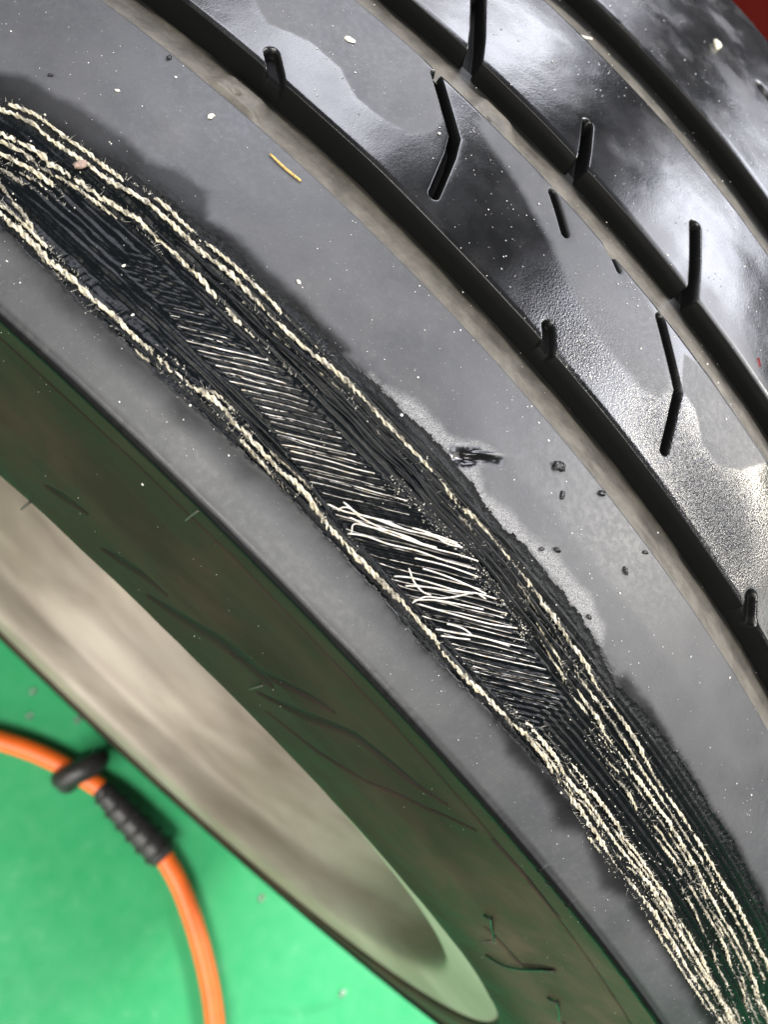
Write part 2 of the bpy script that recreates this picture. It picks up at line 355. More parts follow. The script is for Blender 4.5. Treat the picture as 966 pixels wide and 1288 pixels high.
def mat_wire():
    s = NT('bare_steel_wire')
    n = s.noise(900, 3, 0.6)
    c = s.mix(s.ramp(n, 0.4, 0.75), (0.80, 0.77, 0.72), (0.60, 0.50, 0.36))
    c = s.mix(s.attr('grime'), c, (0.012, 0.012, 0.012))
    return s.out(c, 0.36, 0.55, None, 0.5)

def mat_simple(name, col, rough=0.5, metal=0.0, var=0.0, nscale=200, bump=0.0, spec=0.5):
    s = NT(name)
    c = col
    n = s.noise(nscale, 3, 0.6)
    if var: c = s.mix(s.ramp(n, 0.3, 0.7), tuple(x * (1 - var) for x in col), tuple(min(1, x * (1 + var)) for x in col))
    return s.out(c, rough, metal, s.bump(n, bump, 0.0005) if bump else None, spec)

def mat_rim():
    s = NT('dusty_alloy')
    mp = s.t.nodes.new('ShaderNodeMapping'); mp.inputs['Scale'].default_value = (1, 5, 1)
    s.t.links.new(s.tc.outputs['Object'], mp.inputs['Vector'])
    n = s.noise(9, 4, 0.5, 0.3, mp.outputs[0]); n2 = s.noise(300, 3, 0.6)
    c = s.mix(s.ramp(n, 0.30, 0.70), (0.205, 0.172, 0.134), (0.365, 0.322, 0.265))
    c = s.mix(s.ramp(n2, 0.6, 0.8, 0, 0.25), c, (0.24, 0.18, 0.12))
    return s.out(c, 0.5, 0.12, s.bump(n2, 0.1, 0.0004), 0.4)

def mat_floor():
    s = NT('green_floor_paint')
    n = s.noise(5, 4, 0.6, 0.5); n2 = s.noise(60, 4, 0.65); n3 = s.noise(400, 3, 0.6)
    c = s.mix(s.ramp(n, 0.3, 0.7), (0.030, 0.345, 0.124), (0.046, 0.400, 0.156))
    c = s.mix(s.ramp(n2, 0.58, 0.8, 0, 0.3), c, (0.16, 0.50, 0.28))
    c = s.mix(s.ramp(s.noise(9, 3, 0.5, 1.2), 0.62, 0.70, 0, 0.25), c, (0.012, 0.23, 0.085))
    return s.out(c, s.ramp(n2, 0.3, 0.7, 0.30, 0.46), 0, s.bump(n3, 0.08, 0.001), 0.5)

M = dict(tread=mat_tread(), worn=mat_worn(), groove=mat_groove(), side=mat_sidewall(), cord=mat_cord(), wire=mat_wire(),
         rim=mat_rim(), floor=mat_floor(),
         orange=mat_simple('orange_hose_rubber', (0.90, 0.155, 0.018), 0.42, 0, 0.08, 90),
         blackp=mat_simple('black_fitting_plastic', (0.022, 0.020, 0.021), 0.42, 0, 0.25, 300, 0.2),
         hair=mat_simple('vent_hair_rubber', (0.045, 0.040, 0.034), 0.5, 0, 0.2, 500),
         straw=mat_simple('dry_straw', (0.50, 0.34, 0.10), 0.6, 0, 0.3, 2500, 0.3),
         pale=mat_simple('pale_chip', (0.72, 0.68, 0.56), 0.7, 0, 0.25, 2500, 0.5),
         fluff=mat_simple('rusty_fluff', (0.30, 0.21, 0.17), 0.8, 0, 0.3, 2500, 0.5),
         crumb=mat_simple('wet_rubber_crumb', (0.008, 0.008, 0.009), 0.14, 0, 0.3, 2500, 0.5),
         dust=mat_simple('pale_dust', (0.62, 0.60, 0.56), 0.6, 0, 0.2, 2500),
         fibre=mat_simple('cord_fibre', (0.62, 0.59, 0.50), 0.7, 0, 0.2, 2500),
         red=mat_simple('red_cabinet_paint', (0.11, 0.004, 0.004), 0.5, 0, 0.1, 30, 0.0, 0.12),
         steel=mat_simple('handle_steel', (0.5, 0.5, 0.5), 0.3, 0.9, 0.1, 80),
         )
def mat_drop():
    s = NT('water_drop')
    s.b.inputs['Transmission Weight'].default_value = 0.9
    s.b.inputs['IOR'].default_value = 1.33
    return s.out((1, 1, 1), 0.02)
M['drop'] = mat_drop()
M['bead'] = mat_drop()

# ------------------------------------------------------------------ floor
def build_floor():
    n = 41
    xs = np.linspace(-6, 6, n)
    X, Y = np.meshgrid(xs, xs, indexing='ij')
    V = np.stack([X, Y, np.zeros_like(X)], -1).reshape(-1, 3)
    tag(mesh_obj('floor', V, grid_faces(n, n), M['floor']), 'shiny green painted workshop floor', 'floor', kind='structure')
build_floor()

# ------------------------------------------------------------------ the wheel
wheel = empty('wheel', (0, 0, 0))
tag(wheel, 'black car tyre on dusty alloy rim, tread edge worn through to pale cords', 'wheel')

# --- shoulder: (radius, across) in mm
SH = np.array([(318.0, 55.2), (317.2, 66), (315.5, 78), (312.5, 90), (308.5, 99.5), (306.3, 102.7), (304.8, 104.3)])
def sh_base(Z):
    # smooth radius of the unworn shoulder at across-position Z
    return np.interp(Z, SH[:, 1], SH[:, 0]) + 0.0
_zz = np.linspace(55.2, 102.6, 400)
_rr = np.interp(_zz, SH[:, 1], SH[:, 0])
_k = np.exp(-np.linspace(-2, 2, 41) ** 2); _k /= _k.sum()
_rs = np.convolve(np.pad(_rr, 20, mode='reflect', reflect_type='odd'), _k, 'valid')
def sh_base(Z): return np.interp(Z, _zz, _rs)

def curve_of(k):
    P = mm(K[k]); o = np.argsort(P[:, 0]); return P[o]
UBc, LBc, LWc, RWc = (curve_of(k) for k in ('UB', 'LB', 'Lw', 'Rw'))
def ub(T): return np.interp(T, UBc[:, 0], UBc[:, 1]) + (vnoise(T * 0.9, T * 0 + 3, 5) - 0.5) * 0.55 + (vnoise(T * 2.7, T * 0 + 3, 6) - 0.5) * 0.2
def lb(T): return np.interp(T, LBc[:, 0], LBc[:, 1]) + (vnoise(T * 0.8, T * 0 + 9, 8) - 0.5) * 0.4 + (vnoise(T * 2.9, T * 0 + 3, 9) - 0.5) * 0.25
def ends(T):
    # the worn band runs on past both edges of the picture and then fades
    return sstep(-175, -160, T) * (1 - sstep(92, 105, T))
WD = np.array([-0.857, -0.515]); WN = np.array([0.515, -0.857]); WP = 0.92   # steel belt: direction, normal, pitch

def wire_zone(T, Z):
    zl = np.interp(T, LWc[:, 0], LWc[:, 1]); zr = np.interp(T, RWc[:, 0], RWc[:, 1])
    return sstep(zr - 0.3, zr + 0.8, Z) * (1 - sstep(zl - 0.8, zl + 0.3, Z)) * sstep(-62, -50, T) * (1 - sstep(40, 48, T))

def worn_depth(T, Z):
    """depth in mm below the unworn shoulder, and 0..1 inside the worn band"""
    u = Z - ub(T); l = lb(T) - Z
    ins = (u > 0) & (l > 0)
    e = ends(T)
    mid = sstep(-75, -50, T) * (1 - sstep(45, 75, T))
    d = sstep(0, 0.7, u) * 0.30 + sstep(1.5, 7.5, u) * (0.55 + 0.75 * mid)
    d = np.minimum(d, sstep(0, 0.35, l) * 0.55 + sstep(1.8, 5.0, l) * (0.5 + 0.8 * mid))
    n1 = fbm(T * 0.16, Z * 1.6, 11); n2 = vnoise(T * 2.3, Z * 3.0, 21); n3 = vnoise(T * 0.5, Z * 3.6, 31)
    marg = np.exp(-(u / 1.8) ** 2) + np.exp(-(l / 1.7) ** 2)
    rough = (n2 - 0.5) * (0.03 + 0.30 * marg) + (n1 - 0.5) * 0.30 + (n3 - 0.5) * 0.12
    # rubber ridges left standing between the plies, running round the tyre
    wz = wire_zone(T, Z)
    q = (Z - 86.0) / 1.2
    rid = 0.24 * (0.25 + 0.75 * (1 - sstep(10, 40, T))) * np.cos(2 * math.pi * (q + 0.25 * fbm(T * 0.02, q * 0.1, 41))) * (1 - wz) * sstep(1.0, 2.5, u)
    p = (T * WN[0] + Z * WN[1]) / WP
    rid = rid + wz * (0.07 + 0.17 * (1 - sstep(8, 30, T))) * np.cos(2 * math.pi * p)
    # hollow under the torn wires
    hol = 0.9 * np.exp(-((T + 9.5) / 7.0) ** 2 - ((Z - 90.0) / 3.2) ** 2) + 0.8 * np.exp(-((T + 22) / 5.0) ** 2 - ((Z - 90.5) / 3.0) ** 2)
    d = (d + rough * sstep(0, 0.6, np.minimum(u, l)) - rid + hol) * e
    return np.where(ins, d, 0.0), ins & (e > 0.02)

TEAR = mm(K['tear'])
def sh_height(T, Z, fine=True):
    """radius (mm) of the shoulder surface"""
    r = sh_base(Z)
    d, ins = worn_depth(T, Z)
    r = r - d
    if fine:
        r = r + (fbm(T * 0.10, Z * 0.10, 51) - 0.5) * 0.13
        u = ub(T) - Z; l = Z - lb(T); e = ends(T)
        r = r + np.where((u > 0) & (u < 2.5), (vnoise(T * 2.6, Z * 2.6, 61) - 0.5) * 0.16 * np.exp(-u / 0.8), 0) * e
        r = r + np.where((l > 0) & (l < 1.5), 0.12 * np.exp(-l / 0.35), 0) * e
        sd = poly_sd(T, Z, TEAR)
        c_ = TEAR.mean(0); ax_ = TEAR[4] - TEAR[0]; ax_ = ax_ / np.linalg.norm(ax_)
        a_ = (T - c_[0]) * ax_[0] + (Z - c_[1]) * ax_[1]; b_ = -(T - c_[0]) * ax_[1] + (Z - c_[1]) * ax_[0]
        r = r - 0.75 * np.exp(-((a_ + 2.0) / 1.6) ** 2 - (b_ / 0.9) ** 2) + 0.55 * np.exp(-((a_ - 1.2) / 3.0) ** 2 - ((b_ - 0.5) / 0.42) ** 2) - 0.35 * np.exp(-((a_ - 1.5) / 2.6) ** 2 - ((b_ + 0.45) / 0.5) ** 2)
        r = r + sstep(-0.3, 0.4, sd) * 0.16 * (fbm(T * 1.1, Z * 1.3, 71) - 0.5)
    return r

def build_shoulder():
    th = thetas(-36, 21, 0.25)
    T = th / RAD; T = np.where(T > 180, T - 360, T) * RAD * RM
    zs = np.concatenate([np.linspace(55.2, 72, 62), np.linspace(72, 98, 112)[1:], np.linspace(98, 102.6, 18)[1:]])
    TT, ZZ = np.meshgrid(T, zs, indexing='ij')
    R = sh_height(TT, ZZ)
    V = W(np.broadcast_to(th[:, None], R.shape), R / 1000, ZZ / 1000)
    n, mcol = R.shape
    # lip rows: crease and moulded lip above the sidewall, first row drops into the groove
    pre = W(th, np.full(n, 0.3158), np.full(n, 0.0549))
    rag = (vnoise(T * 0.22, T * 0, 81) - 0.5) * 0.3 + (vnoise(T * 0.9, T * 0, 82) - 0.5) * 0.10 + 0.5 * sstep(0.93, 1.0, vnoise(T * 0.8, T * 0, 83))
    lip = [(305.9, 103.15), (305.55, 103.6), (305.5, 104.1), (305.0, 104.6), (304.3, 104.65), (303.7, 104.2), (303.2, 103.5)]
    rows = [W(th, (r + rag * (0.5 if i < 3 else 1.0)) / 1000, (z + rag * (0 if i < 3 else 0.6)) / 1000) for i, (r, z) in enumerate(lip)]
    V = np.concatenate([pre[:, None], V] + [x[:, None] for x in rows], axis=1)
    k = V.shape[1]
    pad = lambda A, c=1.0: np.concatenate([np.full((n, 1), c), A, np.full((n, len(lip)), c)], axis=1)
    jit = (fbm(TT * 0.35, ZZ * 0.35, 91) - 0.5) * 2.0 + (vnoise(TT * 1.6, ZZ * 1.6, 92) - 0.5) * 0.6
    stain_or_shade = np.zeros_like(TT)
    for key, soft in (('SU', 1.1), ('SU2', 1.2), ('SL', 2.4), ('SL2', 1.4)):
        stain_or_shade = np.maximum(stain_or_shade, sstep(-soft, soft, poly_sd(TT, ZZ, mm(K[key])) + jit * 0.45) * (0.72 if key == 'SL' else 0.92))
    stain_or_shade *= 0.78 + 0.22 * fbm(TT * 0.2, ZZ * 0.2, 93)
    stain_or_shade *= 0.70 + 0.30 * np.exp(-np.maximum(np.maximum(ub(TT) - ZZ, ZZ - lb(TT)), 0) / 3.5)
    # damp halo next to the band where no clear outline shows
    u = ub(TT) - ZZ; l = ZZ - lb(TT)
    stain_or_shade = np.maximum(stain_or_shade, ends(TT) * np.where(u > 0, np.exp(-np.maximum(u + jit * 0.3, 0) / 0.6), 0) * 0.85)
    stain_or_shade = np.maximum(stain_or_shade, ends(TT) * np.where(l > 0, np.exp(-np.maximum(l + jit * 0.4, 0) / 0.9), 0) * 0.8)
    film = sstep(-0.9, 1.1, poly_sd(TT, ZZ, mm(K['FR'])) + jit * 0.5)
    film = np.maximum(film * 0.75, sstep(0.2, 0.7, poly_sd(TT, ZZ, TEAR)) * 0)
    tear = sstep(-0.35, 0.25, poly_sd(TT, ZZ, TEAR) + (fbm(TT * 0.9, ZZ * 0.9, 95) - 0.5) * 1.3)
    film = film * (1 - tear); stain_or_shade = stain_or_shade * (1 - film) * (1 - tear)
    dry = 0.80 + 0.35 * (fbm(TT * 0.06, ZZ * 0.09, 96) - 0.5)
    dry = np.clip(dry - 0.25 * np.exp(-((TT - 45) / 10) ** 2 - ((ZZ - 74) / 4) ** 2), 0, 1)
    dry = dry * (1 - stain_or_shade * 0.75) * (1 - tear)
    _, ins = worn_depth(TT, ZZ)
    st = pad(stain_or_shade, 0.25); st[:, -5:] = 1.0; st[:, 0] = 1.0  # lip underside and groove edge unstained; shade painted in against floor reflection
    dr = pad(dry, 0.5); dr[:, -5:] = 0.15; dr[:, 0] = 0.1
    A = dict(dry=dr, stain_or_shade=st, film=pad(film, 0.0), pebble=np.zeros_like(st))
    Fq = grid_faces(n, k, True)
    insv = np.concatenate([np.zeros((n, 1), bool), ins, np.zeros((n, len(lip)), bool)], axis=1).ravel()
    fin = insv[Fq].sum(1) >= 3
    V = V.reshape(-1, 3)
    def sub(name, Fs, mat, at):
        used = np.unique(Fs); mp = np.full(len(V), -1); mp[used] = np.arange(len(used))
        return mesh_obj(name, V[used], mp[Fs], mat, wheel, attrs={a: x.ravel()[used] for a, x in at.items()})
    sub('shoulder', Fq[~fin], M['tread'], A)
    uu = np.abs(ZZ - ub(TT)); ll = np.abs(lb(TT) - ZZ)
    grain = np.clip(np.exp(-(uu / 2.2) ** 2) + np.exp(-(ll / 1.6) ** 2) + 0.5 * sstep(-55, -90, TT), 0, 1)
    return sub('worn_patch', Fq[fin], M['worn'], dict(grain=pad(grain, 1.0)))
worn = build_shoulder()
worn['label'] = 'black abraded band showing cords and steel wires'

# --- tread ribs
def build_rib(name, zi, ri, zo, ro, floor_i, floor_o, sipes, lo, hi, step, dryfn, depth=4.2, pebbles=()):
    """zi/ri: edge nearer the worn shoulder, zo/ro: the other edge (mm); floors are groove radii"""
    th = thetas(lo, hi, step)
    T = th / RAD; T = np.where(T > 180, T - 360, T) * RAD * RM
    nz = int(abs(zi - zo) / step)
    zs = np.linspace(zi - 0.25, zo + 0.25, nz)
    TT, ZZ = np.meshgrid(T, zs, indexing='ij')
    base = ri + (ro - ri) * (zi - ZZ) / (zi - zo) + 0.35 * np.sin(math.pi * (zi - ZZ) / (zi - zo))
    ed = np.minimum(zi - ZZ, ZZ - zo)
    base = base - 0.22 * np.exp(-((ed - 0.25) / 0.35) ** 2) + (fbm(TT * 0.07, ZZ * 0.09, 101, 2) - 0.5) * 0.28
    base = base + (vnoise(TT * 0.35, ZZ * 0.35, 102) - 0.5) * 0.03
    cut = np.zeros_like(TT)
    for pts, w in sipes:
        P = mm(pts); d = seg_dist(TT, ZZ, P)
        # soften the rubber round the slot, then a steep wall
        L_ = np.linalg.norm(np.diff(P, axis=0), axis=1).sum()
        w = w * 0.88
        cut = np.maximum(cut, (1 - sstep(w / 2 - 0.38, w / 2 + 0.12, d)) * (depth if L_ > 9 else depth * 0.38) + 0.10 * np.exp(-np.maximum(d - w / 2, 0) / 0.5))
    top = base - cut
    fl_i = floor_i - 0.5; fl_o = floor_o - 0.5
    cols = [W(th, np.minimum(fl_i, top[:, 0]) / 1000, np.full(len(th), (zi + 0.55) / 1000)),
            W(th, (fl_i + (top[:, 0] - fl_i) * 0.5) / 1000, np.full(len(th), (zi + 0.2) / 1000)),
            W(th, (top[:, 0] - 0.18) / 1000, np.full(len(th), zi / 1000))]
    V = W(np.broadcast_to(th[:, None], top.shape), top / 1000, ZZ / 1000)
    colo = [W(th, (top[:, -1] - 0.18) / 1000, np.full(len(th), zo / 1000)),
            W(th, (fl_o + (top[:, -1] - fl_o) * 0.5) / 1000, np.full(len(th), (zo - 0.2) / 1000)),
            W(th, np.minimum(fl_o, top[:, -1]) / 1000, np.full(len(th), (zo - 0.55) / 1000))]
    V = np.concatenate([c[:, None] for c in cols] + [V] + [c[:, None] for c in colo], axis=1)
    n, k = V.shape[:2]
    dry, film = dryfn(TT, ZZ)
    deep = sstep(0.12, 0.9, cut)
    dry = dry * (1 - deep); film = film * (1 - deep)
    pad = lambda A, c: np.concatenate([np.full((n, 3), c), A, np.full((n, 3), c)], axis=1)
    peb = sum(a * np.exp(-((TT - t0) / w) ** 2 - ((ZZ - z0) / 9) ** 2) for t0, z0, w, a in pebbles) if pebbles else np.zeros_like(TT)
    at = dict(dry=pad(dry, 0.0), stain_or_shade=pad(deep, 1.0), film=pad(film, 0.0), pebble=pad(peb, 0.0))  # slots and rib walls are unstained; their recess shade is painted dark
    return mesh_obj(name, V.reshape(-1, 3), grid_faces(n, k, True), M['tread'], wheel, attrs=at)

def dry2(T, Z):
    jit = (fbm(T * 0.3, Z * 0.3, 111) - 0.5) * 1.4
    d = np.zeros_like(T); ring = np.zeros_like(T)
    for k, s in (('D1', 0.45), ('D2', 1.6), ('D3', 0.5)):
        sd = poly_sd(T, Z, mm(K[k])) + jit * 0.5
        d = np.maximum(d, sstep(-s, s, sd)); ring = np.maximum(ring, np.exp(-((sd + 0.3) / 0.7) ** 2) * (s < 1))
    d = np.maximum(d * 0.85, 0.02 + 0.10 * sstep(0.4, 0.8, fbm(T * 0.1, Z * 0.1, 112)))
    film = ring * 0.12 + 0.10 * sstep(0.55, 0.8, fbm(T * 0.08, Z * 0.1, 113))
    return d, film
def dry3(T, Z):
    n = fbm(T * 0.055, Z * 0.075, 121, 4)
    d = 0.04 + 0.40 * sstep(0.42, 0.70, n)
    return d, 0.10 * sstep(0.5, 0.8, fbm(T * 0.06, Z * 0.08, 122))
def dry4(T, Z):
    n = fbm(T * 0.09, Z * 0.11, 131, 4)
    return 0.10 + 0.5 * sstep(0.42, 0.7, n), 0.12 * sstep(0.5, 0.75, fbm(T * 0.2, Z * 0.2, 132))
PEB = [(-14.0, 43.0, 9.0, 0.7), (-33.0, 39.0, 8.0, 0.45), (-50.0, 41.0, 13.0, 1.0), (-62.0, 42.0, 8.0, 0.6)]
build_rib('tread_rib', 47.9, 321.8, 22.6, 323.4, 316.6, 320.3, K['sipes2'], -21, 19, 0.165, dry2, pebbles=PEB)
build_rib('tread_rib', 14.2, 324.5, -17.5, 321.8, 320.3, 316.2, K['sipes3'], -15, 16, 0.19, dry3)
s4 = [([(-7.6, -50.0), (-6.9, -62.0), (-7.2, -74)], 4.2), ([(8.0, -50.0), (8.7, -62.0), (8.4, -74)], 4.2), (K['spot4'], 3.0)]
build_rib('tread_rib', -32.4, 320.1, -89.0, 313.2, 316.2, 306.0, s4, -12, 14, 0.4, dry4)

# --- groove floors
def build_groove(z0, r0, z1, r1, lo, hi, bumps, seed):
    th = thetas(lo, hi, 0.35)
    T = th / RAD; T = np.where(T > 180, T - 360, T) * RAD * RM
    zs = np.linspace(z0, z1, 44)
    TT, ZZ = np.meshgrid(T, zs, indexing='ij')
    f = (ZZ - z0) / (z1 - z0)
    R = r0 + (r1 - r0) * f - 0.45 * np.sin(math.pi * f) + (fbm(TT * 0.2, ZZ * 0.5, seed) - 0.5) * 0.25
    for tb, zb in bumps:
        R = R + 1.15 * (sstep(-6.2, -3.2, TT - tb + (ZZ - zb) * 0.3) * (1 - sstep(3.0, 6.2, TT - tb))) * sstep(0.02, 0.2, f) * (1 - sstep(0.62, 0.85, f))
        R = R - 1.0 * np.exp(-((TT - tb - 0.5) ** 2 + (ZZ - zb) ** 2) / 0.4)
    V = W(np.broadcast_to(th[:, None], R.shape), R / 1000, ZZ / 1000)
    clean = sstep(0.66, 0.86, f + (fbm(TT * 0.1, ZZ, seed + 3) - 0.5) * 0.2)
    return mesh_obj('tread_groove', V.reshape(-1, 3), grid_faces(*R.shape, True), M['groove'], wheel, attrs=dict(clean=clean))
tw = mm(K['twi'])
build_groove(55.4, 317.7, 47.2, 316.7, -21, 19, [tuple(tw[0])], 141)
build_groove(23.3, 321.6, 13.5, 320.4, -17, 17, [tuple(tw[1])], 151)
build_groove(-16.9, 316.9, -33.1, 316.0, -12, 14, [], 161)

# --- sidewall seen from the camera
SW = np.array([(303.4, 103.4), (302.4, 102.9), (300.0, 102.3), (297.0, 101.75), (292, 101.0), (287.1, 100.45), (286.4, 100.0), (285.7, 100.4), (281, 100.8), (275, 101.5),
               (268, 102.9), (262, 104.5), (256, 105.5), (250, 106.2), (244, 106.7), (239, 107.2), (235.5, 107.3), (233.2, 106.9), (231.4, 105.6), (230.6, 102.5)])
def sw_profile():
    d = np.concatenate([[0], np.cumsum(np.linalg.norm(np.diff(SW, axis=0), axis=1))])
    q = np.unique(np.concatenate([np.arange(0, d[-1], 0.42), d]))
    return np.stack([np.interp(q, d, SW[:, 0]), np.interp(q, d, SW[:, 1])], 1)
def sw_z(r): return np.interp(-np.asarray(r, float), -SW[:, 0], SW[:, 1])
def build_sidewall():
    P = sw_profile()
    th = thetas(-62, 22, 0.42)
    T = th / RAD; T = np.where(T > 180, T - 360, T) * RAD * RM
    TT = np.broadcast_to(T[:, None], (len(T), len(P))); RR = np.broadcast_to(P[None, :, 0], TT.shape)
    z = np.broadcast_to(P[None, :, 1], TT.shape) + (fbm(TT * 0.03, RR * 0.06, 171) - 0.5) * 0.6
    groove = np.zeros_like(z)
    for st in K['strokes']:
        A = np.array([(a * RAD * RM, r, w) for a, r, w in st])
        sel = np.abs(T - A[:, 0].mean()) < (np.ptp(A[:, 0]) / 2 + 6)
        if not sel.any() or len(A) < 2: continue
        x = TT[sel]; y = RR[sel]; g = np.zeros_like(x)
        for a, b in zip(A[:-1], A[1:]):
            d = b[:2] - a[:2]
            t = np.clip(((x - a[0]) * d[0] + (y - a[1]) * d[1]) / (d @ d), 0, 1)
            w = a[2] + t * (b[2] - a[2])
            dist = np.hypot(x - a[0] - t * d[0], y - a[1] - t * d[1])
            g = np.maximum(g, 1 - sstep(w * 0.3, w * 1.2 + 0.45, dist))
        groove[sel] = np.maximum(groove[sel], g)
    z = z - 0.55 * groove
    V = W(np.broadcast_to(th[:, None], z.shape), RR / 1000, z / 1000)
    dusty = np.clip(sstep(-60, -150, TT) * 0.5 + 0.25 * (fbm(TT * 0.04, RR * 0.12, 172) - 0.3), 0, 1) * sstep(238, 262, RR)
    dusty = np.where(np.abs(T)[:, None] > 330, 0.3, dusty)
    crease_shade = np.maximum(groove * 0.8, np.exp(-((RR - 286.4) / 0.35) ** 2))
    return mesh_obj('sidewall', V.reshape(-1, 3), grid_faces(*z.shape, True), M['side'], wheel, attrs=dict(dusty=dusty, crease_shade=np.maximum(crease_shade, sstep(299.0, 302.0, RR))))  # darkens moulded grooves; rows under the lip painted as if unlit
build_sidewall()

def revolve(prof, name, mat, parent, n=240, attrs=None, close=False):
    th = np.linspace(0, 2 * math.pi, n, endpoint=False)
    P = np.array(prof, float)
    if close: P = np.concatenate([P, P[:1]])
    V = np.stack([W(th, np.full(n, r / 1000), np.full(n, z / 1000)) for r, z in P], 1)
    at = {k: np.full(V.shape[:2], v) for k, v in (attrs or {}).items()}
    return mesh_obj(name, V.reshape(-1, 3), grid_faces(n, len(P), True), mat, parent, attrs=at)
# hidden sidewall on the far side
revolve([(309, -88.5), (305, -90.0), (300, -91), (292, -95), (282, -97), (262, -99), (246, -99.5), (236, -98), (231, -94)], 'sidewall', M['side'], wheel, attrs=dict(dusty=0.3, crease_shade=0.0))

# --- rim
rim = revolve([(233, 98), (232.6, 102.6), (230.8, 104.0), (228.6, 104.4), (224, 104.0), (216, 103.0), (209, 101.8), (206, 100.8), (204.4, 98.8), (203.2, 95),
               (203, 86), (204.6, 82), (203.5, 77), (196, 66), (190, 55), (188.5, 30), (187, 0), (186, -50), (190, -80), (200, -92), (222, -96), (231, -96), (233, -92),
               (226, -86), (206, -80), (200, -40), (200, 40), (214, 75), (224, 92)], 'rim', M['rim'], wheel, 300, close=True)
def spoke(k):
    a = k * 2 * math.pi / 5 + 0.35
    V = []; 
    for r, hw, z0, z1 in ((48, 26, -52, -22), (90, 21, -56, -30), (140, 19, -62, -38), (189, 27, -68, -34)):
        for s, z in ((-1, z0), (1, z0), (1, z1), (-1, z1)):
            off = s * hw * (0.8 if z == z0 else 1)
            rr = math.hypot(r, off); aa = a + math.atan2(off, r)
            V.append((rr / 1000 * math.sin(aa), z / 1000, rr / 1000 * math.cos(aa) + HUB))
    F_ = [[0, 1, 2, 3], [12, 15, 14, 13]]
    for i in range(3):
        for j in range(4):
            F_.append([i * 4 + j, (i + 1) * 4 + j, (i + 1) * 4 + (j + 1) % 4, i * 4 + (j + 1) % 4])
    mesh_obj('spoke', V, F_, M['rim'], rim, smooth=False)
for k in range(5): spoke(k)
revolve([(34, -70), (62, -66), (66, -50), (64, -20), (36, -16), (33, -20)], 'hub', M['rim'], rim, 64, close=True)

# --- moulding hairs on sidewall and bead
def hair(a, r, vec, bend, rad, seed):
    """short rubber vent hair; vec in (across, round, radial) mm"""
    z = float(sw_z(r)); th = a * RAD
    t = np.linspace(0, 1, 7)
    dz, dt, dr = vec
    rr = r + dr * t + bend * np.sin(t * math.pi) * 0.5
    path = W(th + dt * t / RM, rr / 1000, (z - 0.4 + (dz + 0.4) * t) / 1000)
    V, Fc = tube(path, rad / 1000 * (1.15 - 0.5 * t), 6)
    mesh_obj('vent_hair', V, Fc, M['hair'], wheel)
for i, h in enumerate(K['hairs']):
    if h is None: continue
    rnd = random.Random(i)
    if h[1] < 246: hair(h[0], min(h[1], 240), (2.4, rnd.uniform(-0.6, 0.6), -1.0), 0.4, 0.34, i)
    else: hair(h[0], h[1], (1.6, rnd.uniform(-1.2, 1.2), rnd.choice((-1, 1)) * 3.6), 0.9, 0.27, i)
# angular flash threads lying on the lower sidewall
for P in K['threads']:
    A = np.array([(a * RAD, r) for a, r in P]); t = np.linspace(0, len(A) - 1, 10)
    aa = np.interp(t, range(len(A)), A[:, 0]); rr = np.interp(t, range(len(A)), A[:, 1])
    path = W(aa, rr / 1000, (sw_z(rr) + 0.35 + 0.5 * np.sin(t * 1.7)) / 1000)
    V, Fc = tube(path, 0.00032, 6)
    mesh_obj('rubber_thread', V, Fc, M['crumb'], wheel)

# ------------------------------------------------------------------ exposed cords and wires
def surf(T, Z, lift):
    R = sh_height(np.asarray(T, float), np.asarray(Z, float), False)
    return W(np.asarray(T) / RM, (R + lift) / 1000, np.asarray(Z) / 1000)

